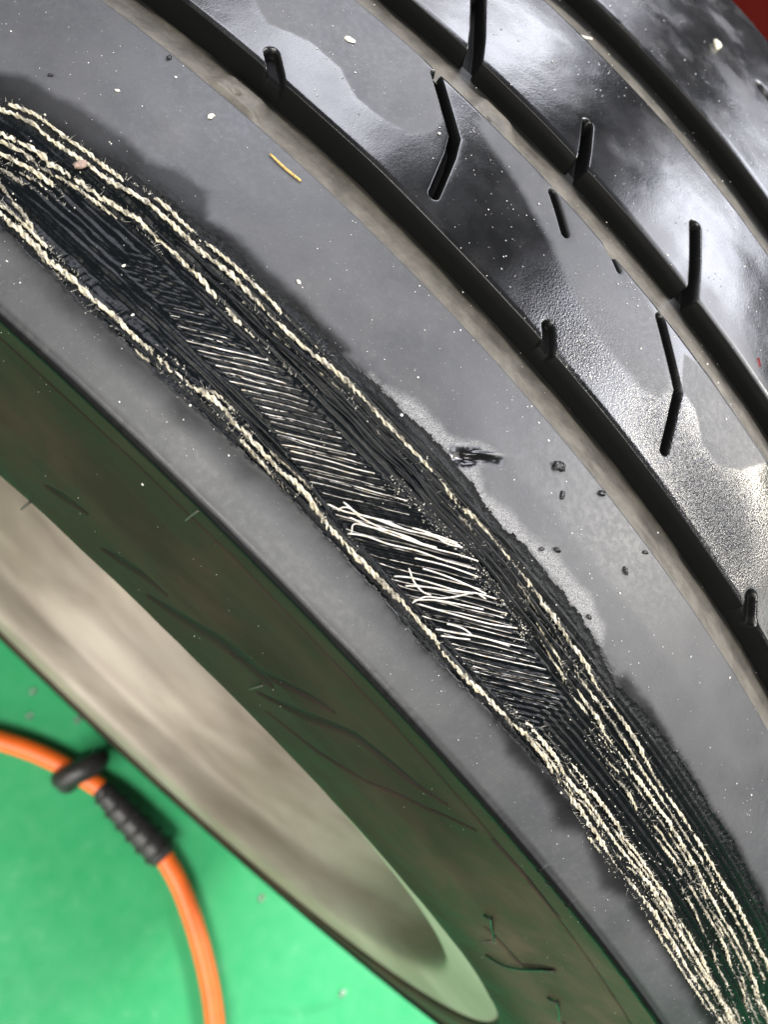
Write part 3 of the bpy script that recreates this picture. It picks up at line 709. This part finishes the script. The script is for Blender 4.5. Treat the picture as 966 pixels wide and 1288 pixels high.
def cord(key, rad, lift, bury=0.0, pitch=2.7, seed=0, grime=0.1, wob=0.12, fade=(0, 0), mid_bury=0.0):
    P = resample(mm(K[key]), 0.27)
    n = len(P); s = np.arange(n) * 0.27
    T = P[:, 0]; Z = P[:, 1] + (vnoise(s * 0.55, s * 0, seed) - 0.5) * 1.1 * wob + (vnoise(s * 1.6, s * 0, seed + 1) - 0.5) * wob * 0.6
    base = sh_height(T, Z, False)
    ker = np.exp(-np.linspace(-2, 2, 15) ** 2); ker /= ker.sum()
    base = np.convolve(np.pad(base, 7, mode='edge'), ker, 'valid')
    env = sstep(0, 1, s / (fade[0] + 1e-6)) * sstep(0, 1, (s[-1] - s) / (fade[1] + 1e-6))
    dip = sstep(0.36, 0.70, fbm(s * 0.22, s * 0, seed + 2, 3)) * bury * 1.25 + mid_bury * 0.34 * sstep(-62, -40, T) * (1 - sstep(2, 30, T)) + (1 - env) * 0.9 * rad * 2
    hgt = base + lift * 0.8 - dip + (vnoise(s * 0.9, s * 0, seed + 3) - 0.5) * 0.22
    path = W(T / RM, hgt / 1000, Z / 1000)
    rr = rad * 0.84 * (0.68 + 0.50 * vnoise(s * 0.8, s * 0, seed + 4)) / 1000
    ph0 = 2 * math.pi * s / pitch + 7.0 * vnoise(s * 0.17, s * 0, seed + 5)
    nz = np.random.default_rng(seed + 900).random((n, 10)); nz = 0.6 * nz + 0.4 * np.roll(nz, 1, 0)
    prof = lambda ph, i: 0.80 + 0.30 * np.cos(2 * (ph - ph0[i])) + 0.85 * (nz[i] - 0.5)
    V, Fc = tube(path, rr, 10, True, prof)
    # the tops are scuffed flat
    rad_v = np.hypot(V[:, 0], V[:, 2] - HUB); rc = np.repeat(hgt / 1000, 10); k_ = np.where(rad_v > rc, 0.5, 1.0)
    q_ = (rc + (rad_v - rc) * k_) / rad_v
    V[:, 0] *= q_; V[:, 2] = HUB + (V[:, 2] - HUB) * q_
    ph_ = np.arange(10) * 2 * math.pi / 10
    trough = np.concatenate([1 - sstep(0.50, 0.86, prof(ph_, i)) for i in range(n)])
    g = np.repeat(np.clip(grime + 0.9 * sstep(0.5, 0.75, fbm(s * 0.35, s * 0, seed + 6, 3)) * (grime > 0.15) + 0.6 * sstep(0.55, 0.8, vnoise(s * 1.1, s * 0, seed + 8)) + 0.35 * sstep(-62, -40, T) * (1 - sstep(5, 30, T)) * mid_bury, 0, 1), 10)
    g = np.clip(g + 0.75 * trough, 0, 1)
    mesh_obj('cord', V, Fc, M['cord'], worn, attrs=dict(grime=g))
    return T, Z

paths = []
def C(*a, **k): paths.append(cord(*a, **k))
C('U1', 0.50, 0.34, 0.25, 2.9, 1, 0.10, mid_bury=0.30)
C('U1b', 0.44, 0.30, 0.25, 2.2, 2, 0.05, fade=(14, 0))
C('U1c', 0.36, 0.22, 0.35, 2.2, 3, 0.22, fade=(18, 0))
C('U2', 0.52, 0.36, 0.35, 3.0, 4, 0.06, fade=(0, 26))
K['U3'] = K['U3'][:5]; C('U3', 0.46, 0.30, 0.35, 2.9, 5, 0.12, fade=(0, 8))
C('U4', 0.40, 0.26, 0.4, 2.6, 6, 0.2, fade=(0, 8))
C('L1', 0.52, 0.36, 0.32, 2.8, 7, 0.10, 0.24, mid_bury=0.15)
K['L2'] = [(a, z + 1.6 * max(0.0, (12.0 - a) / 4)) for a, z in K['L2']]; C('L2', 0.42, 0.25, 0.5, 2.8, 8, 0.3, fade=(0, 14))
C('L2b', 0.48, 0.34, 0.2, 2.3, 9, 0.05, fade=(14, 0))
C('L3', 0.44, 0.30, 0.3, 2.2, 10, 0.05, fade=(10, 0))
C('M1', 0.40, 0.26, 0.45, 2.2, 11, 0.18, fade=(10, 0))
C('M2', 0.34, 0.22, 0.5, 2.1, 12, 0.3, fade=(12, 0))
# strands alongside the two long cords, mostly still sunk in the rubber
def shifted(key, new, dz, t0=None, t1=None):
    P = [(a, z + dz) for a, z in K[key] if (t0 is None or a <= t0) and (t1 is None or a >= t1)]
    K[new] = P
shifted('U1', 'U1d', -1.35, 15, 1.5); C('U1d', 0.40, 0.22, 0.45, 2.6, 13, 0.15, fade=(0, 16))
shifted('U1', 'U1e', 1.3, 6, -11); C('U1e', 0.34, 0.02, 0.6, 2.6, 14, 0.55, fade=(8, 12))
shifted('L1', 'L1d', 1.15, 7.5, -1); C('L1d', 0.36, 0.22, 0.5, 2.2, 15, 0.2, 0.25, fade=(9, 8))
shifted('L1', 'L1e', -1.2, 6, -3); C('L1e', 0.34, 0.14, 0.55, 2.4, 16, 0.35, 0.25, fade=(9, 9))
shifted('L1', 'L1f', 1.2, -12.5, -28); C('L1f', 0.36, 0.2, 0.5, 2.2, 17, 0.25, fade=(8, 0))
shifted('U2', 'U2d', 1.15, 15, 6.5); C('U2d', 0.40, 0.22, 0.5, 2.8, 19, 0.2, fade=(0, 14))

shifted('L2b', 'L2c', 0.85); C('L2c', 0.32, 0.22, 0.4, 2.0, 20, 0.2, fade=(14, 0))
shifted('L3', 'L3e', 0.8); C('L3e', 0.30, 0.2, 0.45, 1.9, 21, 0.25, fade=(14, 0))
shifted('U1b', 'U1f', 0.85); C('U1f', 0.32, 0.22, 0.4, 2.0, 22, 0.2, fade=(16, 0))
shifted('M1', 'M1d', -0.9); C('M1d', 0.28, 0.16, 0.5, 1.9, 23, 0.35, fade=(14, 0))
shifted('U3', 'U3d', 1.0, 15, 9); C('U3d', 0.32, 0.2, 0.5, 2.3, 26, 0.3, fade=(0, 8))
shifted('L2', 'L2d', 1.3, 15, 6.5); C('L2d', 0.34, 0.2, 0.5, 2.3, 27, 0.35, fade=(0, 10))
shifted('L1', 'L1g', -1.0, 15, 8); C('L1g', 0.36, 0.22, 0.4, 2.5, 28, 0.15, fade=(0, 8))
# plies still coated in black rubber, running beside the bare ones
def coated(key, dz, a0, a1, rad, lift, seed):
    P = [(a, z + dz) for a, z in K[key] if a1 <= a <= a0]
    Q = resample(mm(P), 0.5); n = len(Q); q = np.arange(n) * 0.5
    base = sh_height(Q[:, 0], Q[:, 1], False)
    ker = np.exp(-np.linspace(-2, 2, 13) ** 2); ker /= ker.sum()
    base = np.convolve(np.pad(base, 6, mode='edge'), ker, 'valid')
    e = np.minimum(sstep(0, 12, q), sstep(0, 12, q[-1] - q))
    hgt = base + lift - (1 - e) * 1.0 + (fbm(q * 0.2, q * 0, seed) - 0.5) * 0.35
    path = W(Q[:, 0] / RM, hgt / 1000, (Q[:, 1] + (vnoise(q * 0.2, q * 0, seed + 1) - 0.5) * 0.3) / 1000)
    V, Fc = tube(path, rad / 1000 * (0.85 + 0.3 * vnoise(q * 0.7, q * 0, seed + 2)), 8)
    mesh_obj('coated_cord', V, Fc, M['worn'], worn, attrs=dict(grain=np.full(len(V), 0.12)))
for j, (dz, a0, a1) in enumerate(((1.15, 9, -11), (2.2, 10, -11), (3.3, 4, -12), (-1.0, 3, -9))):
    coated('U1', dz, a0, a1, 0.36, 0.05, 300 + j * 5)
for j, (dz, a0, a1) in enumerate(((-1.5, 5, -9), (1.0, 9, 3))):
    coated('L1', dz, a0, a1, 0.34, 0.03, 340 + j * 5)

def wire_obj(T, Z, lift, rad, seed, bury=0.0, dull=0.5):
    s = np.arange(len(T))
    base = sh_height(T, Z, False)
    ker = np.ones(9) / 9; base = np.convolve(np.pad(base, 4, mode='edge'), ker, 'valid')
    dip = bury * (fbm(T * 0.35 + seed * 3.1, Z * 0.2, 181 + seed, 3))
    path = W(T / RM, (base + lift - dip) / 1000, Z / 1000)
    V, Fc = tube(path, rad / 1000, 6)
    g = np.repeat(np.clip(dull + 0.9 * (fbm(T * 0.5 + seed * 1.7, Z * 0.3, 222 + seed, 3) - 0.5) * 2, 0, 1), 6)
    mesh_obj('steel_wire', V, Fc, M['wire'], worn, attrs=dict(grime=g))

# belt wires still lying in the rubber: one per ridge of the herringbone
def cross_line(p):
    """the stretch of the line  n.x = p  that lies between the two edges of the bare belt"""
    t = np.linspace(-40, 40, 1601)
    # a point with normal coordinate p near the middle of the belt
    z0 = 87.0; x0 = (p - WN[1] * z0) / WN[0]
    X = x0 + WD[0] * t; Y = z0 + WD[1] * t
    ok = (Y < np.interp(X, LWc[:, 0], LWc[:, 1])) & (Y > np.interp(X, RWc[:, 0], RWc[:, 1]))
    return (X[ok], Y[ok]) if ok.sum() > 20 else None
i = 0
for pi in range(-150, 0):
    p = pi * WP
    cl = cross_line(p)
    if cl is None: continue
    X, Y = cl
    xm = X.mean()
    if xm > 44 or xm < -54: continue
    if -27 < xm < -7 and pi % 3 == 0: continue       # pulled out: these are the loose ones
    rnd = random.Random(pi)
    vis = float((1 - sstep(18, 44, xm)) * sstep(-56, -40, xm))
    a = rnd.uniform(0.0, 0.2 - 0.1 * vis); b = rnd.uniform(0.85, 1.0)
    k0 = int(len(X) * a); k1 = int(len(X) * b)
    X, Y = X[k0:k1:5], Y[k0:k1:5]
    if len(X) < 8: continue
    # belt wires come in bundles of two
    Y = Y + (vnoise(X * 0.25, Y * 0 + pi, 7) - 0.5) * 0.28 + rnd.uniform(-0.14, 0.14) + (X - X.mean()) * rnd.uniform(-0.015, 0.015)
    wire_obj(X, Y, 0.06, rnd.uniform(0.07, 0.105), pi % 50, 0.42 - 0.24 * vis, rnd.uniform(0.35, 0.7) - 0.12 * vis + 0.55 * (1 - vis))
    if rnd.random() < 0.45 * vis: wire_obj(X[3:-5], Y[3:-5] + 0.26, 0.04, 0.07, pi % 50 + 60, 0.25, 0.55)
for i, P in enumerate(K['loose']):
    Q = resample(mm(P), 0.4)
    n = len(Q); t = np.linspace(0, 1, n)
    rnd = random.Random(i)
    lift = 0.35 + 0.9 * rnd.uniform(0.5, 1.0) * (1 - t) ** 0.8 * sstep(0, 0.04, t + 0.03)
    R = sh_base(Q[:, 1]) - 1.15 + lift
    path = W(Q[:, 0] / RM, R / 1000, Q[:, 1] / 1000)
    V, Fc = tube(path, 0.125 / 1000, 8)
    mesh_obj('steel_wire', V, Fc, M['wire'], worn)

def ico():
    t = (1 + 5 ** 0.5) / 2
    v = np.array([(-1, t, 0), (1, t, 0), (-1, -t, 0), (1, -t, 0), (0, -1, t), (0, 1, t), (0, -1, -t), (0, 1, -t), (t, 0, -1), (t, 0, 1), (-t, 0, -1), (-t, 0, 1)]) / math.hypot(1, t)
    f = [(0, 11, 5), (0, 5, 1), (0, 1, 7), (0, 7, 10), (0, 10, 11), (1, 5, 9), (5, 11, 4), (11, 10, 2), (10, 7, 6), (7, 1, 8), (3, 9, 4), (3, 4, 2), (3, 2, 6), (3, 6, 8), (3, 8, 9), (4, 9, 5), (2, 4, 11), (6, 2, 10), (8, 6, 7), (9, 8, 1)]
    return v, f
IV, IF = ico()
# frayed fibres standing off the cords
def build_fibres():
    V = []; Fc = []
    r = np.random.default_rng(3)
    def add(p, d, L, w):
        q = np.cross(d, r.normal(size=3)); q /= np.linalg.norm(q) + 1e-9
        k = len(V); bend = r.normal(size=3) * L * 0.35
        pts = [p, p + d * L * 0.5 + bend * 0.5, p + d * L + bend]
        o = np.cross(d, q)
        for j, c in enumerate(pts):
            ww = w * (1 - 0.4 * j)
            for a in range(3):
                V.append(c + ww * (math.cos(a * 2.094) * q + math.sin(a * 2.094) * o))
        for j in range(2):
            for a in range(3):
                Fc.append((k + j * 3 + a, k + j * 3 + (a + 1) % 3, k + j * 3 + 3 + (a + 1) % 3, k + j * 3 + 3 + a))
    for T, Z in paths:
        n = len(T)
        for j in range(int(n * 0.5)):
            i = r.integers(0, n)
            if abs(T[i]) > 165: continue
            p = surf(np.array([T[i]]), np.array([Z[i]]), 0.2)[0]
            th = T[i] / RM
            up = np.array([math.sin(th), 0, math.cos(th)]); al = np.array([math.cos(th), 0, -math.sin(th)]); ac = np.array([0, 1.0, 0])
            d = up * r.uniform(0.2, 0.9) + al * r.normal() * 0.6 + ac * r.normal() * 0.9
            d /= np.linalg.norm(d)
            add(p, d, r.uniform(0.00025, 0.0008), r.uniform(0.000018, 0.00004))
    # grains of torn yarn in the band
    def grain(T, Z, s):
        p = surf(np.array([T]), np.array([Z]), 0.05)[0]; k = len(V); sc = r.uniform(0.5, 1.6, 3)
        for v in IV: V.append(p + s * v * sc)
        for f in IF: Fc.append(f and (k + f[0], k + f[1], k + f[2]))
    for T, Z in paths:
        for j in range(int(len(T) * 0.10)):
            i = r.integers(0, len(T))
            if -165 < T[i] < 95: grain(T[i] + r.normal() * 0.3, Z[i] + r.normal() * 0.55, 0.00007 * math.exp(r.normal() * 0.4))
    for j in range(420):
        T = r.uniform(-44, -8); Z = float(np.interp(T, RWc[:, 0], RWc[:, 1])) + r.normal() * 0.9
        grain(T, Z, 0.00006 * math.exp(r.normal() * 0.4))
    for j in range(900):
        T = r.uniform(-150, -55); e = sstep(-50, -100, np.array(T))
        Z = float(ub(np.array(T))) + r.uniform(0.3, 0.95) * float(lb(np.array(T)) - ub(np.array(T)))
        if vnoise(T * 0.1, Z * 0.9, 7) > 0.56 and r.random() < e * 0.7: grain(T, Z, 0.00008 * math.exp(r.normal() * 0.4))
    o = mesh_obj('frayed_fibres', np.array(V), Fc, M['fibre'], worn)
    o['kind'] = 'stuff'
build_fibres()

# ------------------------------------------------------------------ dust and grit sitting on the rubber
def tread_r(Z):
    if Z > 55: return float(sh_base(Z))
    for za, ra, zb, rb in ((47.9, 321.8, 22.6, 323.4), (14.2, 324.5, -17.5, 321.8), (-32.4, 320.1, -87, 313.2)):
        if zb <= Z <= za: return ra + (rb - ra) * (za - Z) / (za - zb) + 0.35 * math.sin(math.pi * (za - Z) / (za - zb))
    if Z > 47: return 317.0 - 0.3
    if Z > 14: return 320.9 - 0.3
    return 316.3
def frame(T, Z, R):
    th = T / RM
    p = W(np.array(th), np.array(R / 1000), np.array(Z / 1000))
    return p, np.array([math.sin(th), 0, math.cos(th)]), np.array([math.cos(th), 0, -math.sin(th)]), np.array([0, 1.0, 0])

def build_dust():
    r = np.random.default_rng(12)
    V = []; Fc = []
    slots = [(mm(p), w) for p, w in K['sipes2'] + K['sipes3'] + s4]
    for j in range(5200):
        T = r.uniform(-150, 95); Z = r.uniform(-75, 102)
        if Z > 55 and ub(np.array(T)) < Z < lb(np.array(T)) and r.random() < 0.4: continue
        if Z < 50 and any(seg_dist(np.array(T), np.array(Z), P_) < w_ / 2 + 0.3 for P_, w_ in slots): continue
        # dust gathers in clumps
        if vnoise(T * 0.06, Z * 0.06, 191) < r.uniform(0.1, 0.7): continue
        R = float(sh_height(np.array([T]), np.array([Z]))[0]) if Z > 55 else tread_r(Z)
        p, up, al, ac = frame(T, Z, R)
        s = 0.000058 * math.exp(r.normal() * 0.55)
        k = len(V)
        sc = r.uniform(0.6, 1.4, 3)
        for v in IV: V.append(p + s * (v[0] * sc[0] * al + v[1] * sc[1] * ac + v[2] * 0.5 * up) + up * s * 0.3)
        for f in IF: Fc.append((k + f[0], k + f[1], k + f[2]))
    for j in range(160):
        a = r.uniform(-40, 18); R = r.uniform(242, 300)
        p = W(np.array(a * RAD), np.array(R / 1000), np.array(float(sw_z(R)) / 1000))
        s = 0.00006 * math.exp(r.normal() * 0.4); k = len(V)
        for v in IV: V.append(p + s * v)
        for f in IF: Fc.append((k + f[0], k + f[1], k + f[2]))
    o = mesh_obj('dust_specks', np.array(V), Fc, M['dust'], None)
    tag(o, 'tiny pale dust specks scattered over the tyre', 'dust', kind='stuff')
build_dust()

def build_droplets():
    r = np.random.default_rng(31); V = []; Fc = []
    slots = [(mm(p), w) for p, w in K['sipes2'] + K['sipes3'] + s4]
    for j in range(2200):
        T = r.uniform(-75, 90); Z = r.uniform(-70, 47)
        ok = (22.9 < Z < 47.5) or (-17 < Z < 14) or Z < -33
        if not ok or vnoise(T * 0.07, Z * 0.09, 77) < r.uniform(0.25, 0.75): continue
        p, up, al, ac = frame(T, Z, tread_r(Z)); s = min(0.00019, 0.00009 * math.exp(r.normal() * 0.55)); k = len(V)
        if any(seg_dist(np.array(T), np.array(Z), P_) < w_ / 2 + 0.5 for P_, w_ in slots): continue
        for v in IV: V.append(p + s * (v[0] * al + v[1] * ac + v[2] * 0.55 * up))
        for f in IF: Fc.append((k + f[0], k + f[1], k + f[2]))
    tag(mesh_obj('water_droplets', np.array(V), Fc, M['bead'], None), 'tiny clear water droplets sprinkled on the tread ribs', 'water', kind='stuff')
build_droplets()

def lump(name, a, z, size, mat, label, cat, flat=0.5, el=1.0, seed=0, group=None, lift=0.0):
    T = a * RAD * RM; r = np.random.default_rng(seed + 400)
    R = float(sh_height(np.array([T]), np.array([z]))[0]) if z > 55 else tread_r(z)
    p, up, al, ac = frame(T, z, R + lift)
    ang = r.uniform(0, 3.1)
    e1 = al * math.cos(ang) + ac * math.sin(ang); e2 = -al * math.sin(ang) + ac * math.cos(ang)
    # subdivided icosahedron with uneven faces
    V = [tuple(v) for v in IV]; Fs = []
    cache = {}
    def midp(i, j):
        k = (min(i, j), max(i, j))
        if k not in cache:
            m_ = (np.array(V[i]) + np.array(V[j])); m_ /= np.linalg.norm(m_); V.append(tuple(m_)); cache[k] = len(V) - 1
        return cache[k]
    for f in IF:
        ab, bc, ca = midp(f[0], f[1]), midp(f[1], f[2]), midp(f[2], f[0])
        Fs += [(f[0], ab, ca), (f[1], bc, ab), (f[2], ca, bc), (ab, bc, ca)]
    V = np.array(V); V = V * (1 + 0.55 * (r.random(len(V)) - 0.5))[:, None]
    h = size / 2000
    P = p + h * (V[:, :1] * el * e1 + V[:, 1:2] * 0.75 * e2 + V[:, 2:] * flat * up) + up * h * flat * 0.55
    return tag(mesh_obj(name, P, Fs, mat, None, origin=p), label, cat, group)

cr_lab = ['largest black rubber crumb on the grey shoulder right of the torn spot', 'small black crumb just below the largest crumb', 'spiky black crumb at the edge of the tan groove',
          'black crumb beside the whitish rim of the worn band', 'wet black crumb inside the whitish rim of the worn band', 'lone black crumb on grey rubber near the tan groove',
          'flat black crumb at the lower end of the whitish rim', 'tiny black crumb touching the tan groove edge', 'dark sliver on grey shoulder near the top left', 'tiny dark crumb on the grey shoulder at far left']
for j, (a, z, w) in enumerate(K['crumbs']):
    lump('rubber_crumb', a, z, w * (1.35 if j == 0 else 1.05), M['crumb'], cr_lab[j], 'crumb', 0.45, 1.25, j, 'black crumbs on the tyre shoulder')
ch = [('grit_chip', 'shiny pale chip ringed by a damp spot on the grey shoulder', 'chip', M['pale']), ('grit_chip', 'tiny cream chip lying in the black worn band', 'chip', M['pale']),
      ('grit_chip', 'cream chip on grey shoulder just above the worn band', 'chip', M['pale']), ('grit_chip', 'pinkish white chip on grey shoulder at far left', 'chip', M['pale']),
      ('paint_flake', 'flat white flake on the upper tread rib', 'flake', M['pale']), ('fluff_ball', 'brownish fluff caught on the pale cords at left', 'fluff', M['fluff'])]
for j, (a, z, w) in enumerate(K['chips']):
    nm, lab, cat, mt = ch[j]
    lump(nm, a, z, w * (0.9 if j != 4 else 0.9), mt, lab, cat, 0.12 if j == 4 else 0.45, 1.2, 50 + j, None, 0.3 if j == 5 else 0.0)
def stalk(name, P, rad, label, cat, mat, lift=0.25):
    A = mm(P); Q = resample(A, 0.5)
    R = np.array([tread_r(z) for z in Q[:, 1]]) + lift
    if name != 'straw' or True: R = np.maximum(R, R.max() - 0.15)
    path = W(Q[:, 0] / RM, R / 1000, Q[:, 1] / 1000)
    n = len(Q)
    V, Fc = tube(path, rad / 1000 * (0.8 + 0.3 * np.sin(np.linspace(0.3, 2.6, n))), 7, True, lambda ph, i: 1 - 0.35 * np.abs(np.sin(ph)))
    return tag(mesh_obj(name, V, Fc, mat, None, origin=path[n // 2]), label, cat)
stalk('straw', K['straw'][0], 0.21, 'short golden straw on the grey shoulder beside the tan groove', 'straw', M['straw'])
stalk('straw', K['straw2'], 0.30, 'pale straw lying across the groove at the top edge', 'straw', M['pale'])
lump('grit_chip', K['grit'][0], K['grit'][1], 2.6, M['pale'], 'cream chip on the dark outermost tread rib', 'chip', 0.6, 1.1, 77)
lump('red_flake', K['redmark'][0], K['redmark'][1], 1.7, M['red'], 'small dark red flake on the tread rib at the right edge', 'flake', 0.10, 1.3, 91)
# ------------------------------------------------------------------ orange hose on the floor
hose = empty('air_hose', (0.0, 0.147, 0.0))
tag(hose, 'orange air hose with black ribbed fitting lying on green floor', 'hose')
HR = 0.0080
def hz(P): return np.array([(x, y, HR + 0.0006) for x, y in P])
def hose_piece(P, name='hose_length'):
    Q = resample(hz(P), 0.004)
    V, Fc = tube(Q, HR, 20)
    return mesh_obj(name, V, Fc, M['orange'], hose)
hose_piece([(0.16, 0.252), (0.10, 0.206), (0.0257, 0.1580), (0.0011, 0.1478), (-0.0194, 0.1416), (-0.040, 0.1370), (-0.060, 0.1335), (-0.075, 0.1325)])
hose_piece([(-0.132, 0.1362), (-0.1410, 0.1384), (-0.1661, 0.1455), (-0.1917, 0.1565), (-0.2212, 0.1720), (-0.2429, 0.1855), (-0.2719, 0.2075), (-0.32, 0.255), (-0.36, 0.32)])
def fitting():
    a = np.array([-0.0600, 0.1333, HR + 0.0012]); b = np.array([-0.1410, 0.1380, HR + 0.0030])
    n = 70; t = np.linspace(0, 1, n)
    path = a + (b - a) * t[:, None]
    prof = np.interp(t, [0, 0.06, 0.30, 0.75, 0.96, 1.0], [0.0095, 0.0112, 0.0142, 0.0160, 0.0158, 0.0140])
    V, Fc = tube(path, prof * 0.80, 22)
    body = mesh_obj('fitting_sleeve', V, Fc, M['blackp'], hose)
    # raised rings notched into pads, as on a grip
    ax = (b - a) / np.linalg.norm(b - a); sidev = np.cross(ax, (0, 0, 1)); upv = np.cross(sidev, ax)
    for i, c in enumerate((0.10, 0.27, 0.44, 0.60, 0.76, 0.91)):
        pr = float(np.interp(c, t, prof))
        pts = []
        for q in np.linspace(0, 2 * math.pi, 25)[:-1]:
            pts.append(a + (b - a) * c + pr * 0.80 * (math.cos(q) * sidev + math.sin(q) * upv))
        pts = np.array(pts + pts[:1])
        rr = 0.0022 * (1 - 0.45 * (np.cos(np.linspace(0, 2 * math.pi, 25) * 8) > 0.3))
        V, Fc = tube(pts, rr, 8, False)
        mesh_obj('grip_ring', V, Fc, M['blackp'], body)
fitting()
def clip():
    # black clip: thick ring round the hose with a rounded knob and a hook
    c = np.array([-0.0350, 0.1372, HR + 0.001]); ax = np.array([-0.96, -0.26, 0.0]); sd = np.array([-ax[1], ax[0], 0])
    q = np.linspace(0, 2 * math.pi, 29)
    pts = np.array([c + 0.0100 * (math.cos(x) * sd + math.sin(x) * np.array([0, 0, 1])) for x in q])
    V, Fc = tube(pts, 0.0072 - 0.0026 * np.cos(q), 12, False)
    V[:, 2] = np.maximum(V[:, 2], 0.0004)
    ring = mesh_obj('clip_ring', V, Fc, M['blackp'], hose)
    k0 = c + np.array([0.004, 0.006, 0.009])
    path = np.array([k0 + d for d in ((0, 0.006, -0.004), (-0.002, 0.003, 0.003), (-0.006, -0.006, 0.008), (-0.010, -0.016, 0.009), (-0.012, -0.024, 0.004), (-0.010, -0.027, -0.004))])
    Q = resample(path, 0.0025)
    V, Fc = tube(Q, 0.0078 + 0.0020 * np.sin(np.linspace(0, 3.1, len(Q))), 14)
    V[:, 2] = np.maximum(V[:, 2], 0.0004)
    mesh_obj('clip_hook', V, Fc, M['blackp'], ring)
clip()

# ------------------------------------------------------------------ water drops on the floor
def drop(x, y, r, label):
    n = 20; V = []; k = 6
    for i in range(k):
        f = i / (k - 1) * math.pi / 2
        for j in range(n):
            a = j * 2 * math.pi / n
            V.append((x + r * math.cos(f) * math.cos(a), y + r * math.cos(f) * math.sin(a) * 1.1, 0.0003 + r * 0.35 * math.sin(f)))
    Fc = [[i * n + j, i * n + (j + 1) % n, (i + 1) * n + (j + 1) % n, (i + 1) * n + j] for i in range(k - 1) for j in range(n)]
    Fc.append(list(range(n))[::-1])
    tag(mesh_obj('water_drop', V, Fc, M['drop'], None, origin=(x, y, 0)), label, 'water drop', 'water drops on the green floor')
for (x, y), lab in zip(K['drops'], ('water drop on green floor between orange hose and rim, upper one at left', 'water drop on green floor just above the orange hose at left',
                                    'water drop on green floor close to the rim above the black clip', 'water drop on green floor right of the orange hose',
                                    'water drop on green floor near the bottom edge')):
    drop(x, y, 0.0030, lab)

# ------------------------------------------------------------------ red cabinet glimpsed beyond the tread
def cabinet():
    o = (0.0, -0.75, 0.0)
    c = empty('tool_cabinet', o)
    tag(c, 'red painted metal cabinet just visible beyond the tread at the top right corner', 'cabinet')
    def box(name, x0, x1, y0, y1, z0, z1, mat, par, bev=0.006):
        b = bev
        V = []
        for z, i in ((z0, b), (z0 + b, 0), (z1 - b, 0), (z1, b)):
            V += [(x0 + i, y0 + i, z), (x1 - i, y0 + i, z), (x1 - i, y1 - i, z), (x0 + i, y1 - i, z)]
        Fc = [[3, 2, 1, 0], [12, 13, 14, 15]]
        for k in range(3):
            for j in range(4): Fc.append([k * 4 + j, k * 4 + (j + 1) % 4, k * 4 + 4 + (j + 1) % 4, k * 4 + 4 + j])
        return mesh_obj(name, V, Fc, mat, par, smooth=False) if par.location.length == 0 or par is c else mesh_obj(name, V, Fc, mat, par, smooth=False)
    box('cabinet_body', -0.32, 0.32, -0.95, -0.55, 0.04, 0.60, M['red'], c, 0.012)
    for i in range(3):
        z0 = 0.07 + i * 0.175
        box('drawer', -0.30, 0.30, -0.549, -0.535, z0, z0 + 0.155, M['red'], c)
        V, Fc = tube(np.array([(-0.2, -0.536, z0 + 0.12), (-0.19, -0.52, z0 + 0.12), (0.19, -0.52, z0 + 0.12), (0.2, -0.536, z0 + 0.12)]), 0.006, 10)
        mesh_obj('drawer_handle', V, Fc, M['steel'], c)
    for x in (-0.27, 0.27):
        for y in (-0.9, -0.6):
            V, Fc = tube(np.array([(x - 0.012, y, 0.0255), (x + 0.012, y, 0.0255)]), 0.025, 18)
            mesh_obj('caster', V, Fc, M['blackp'], c)
cabinet()
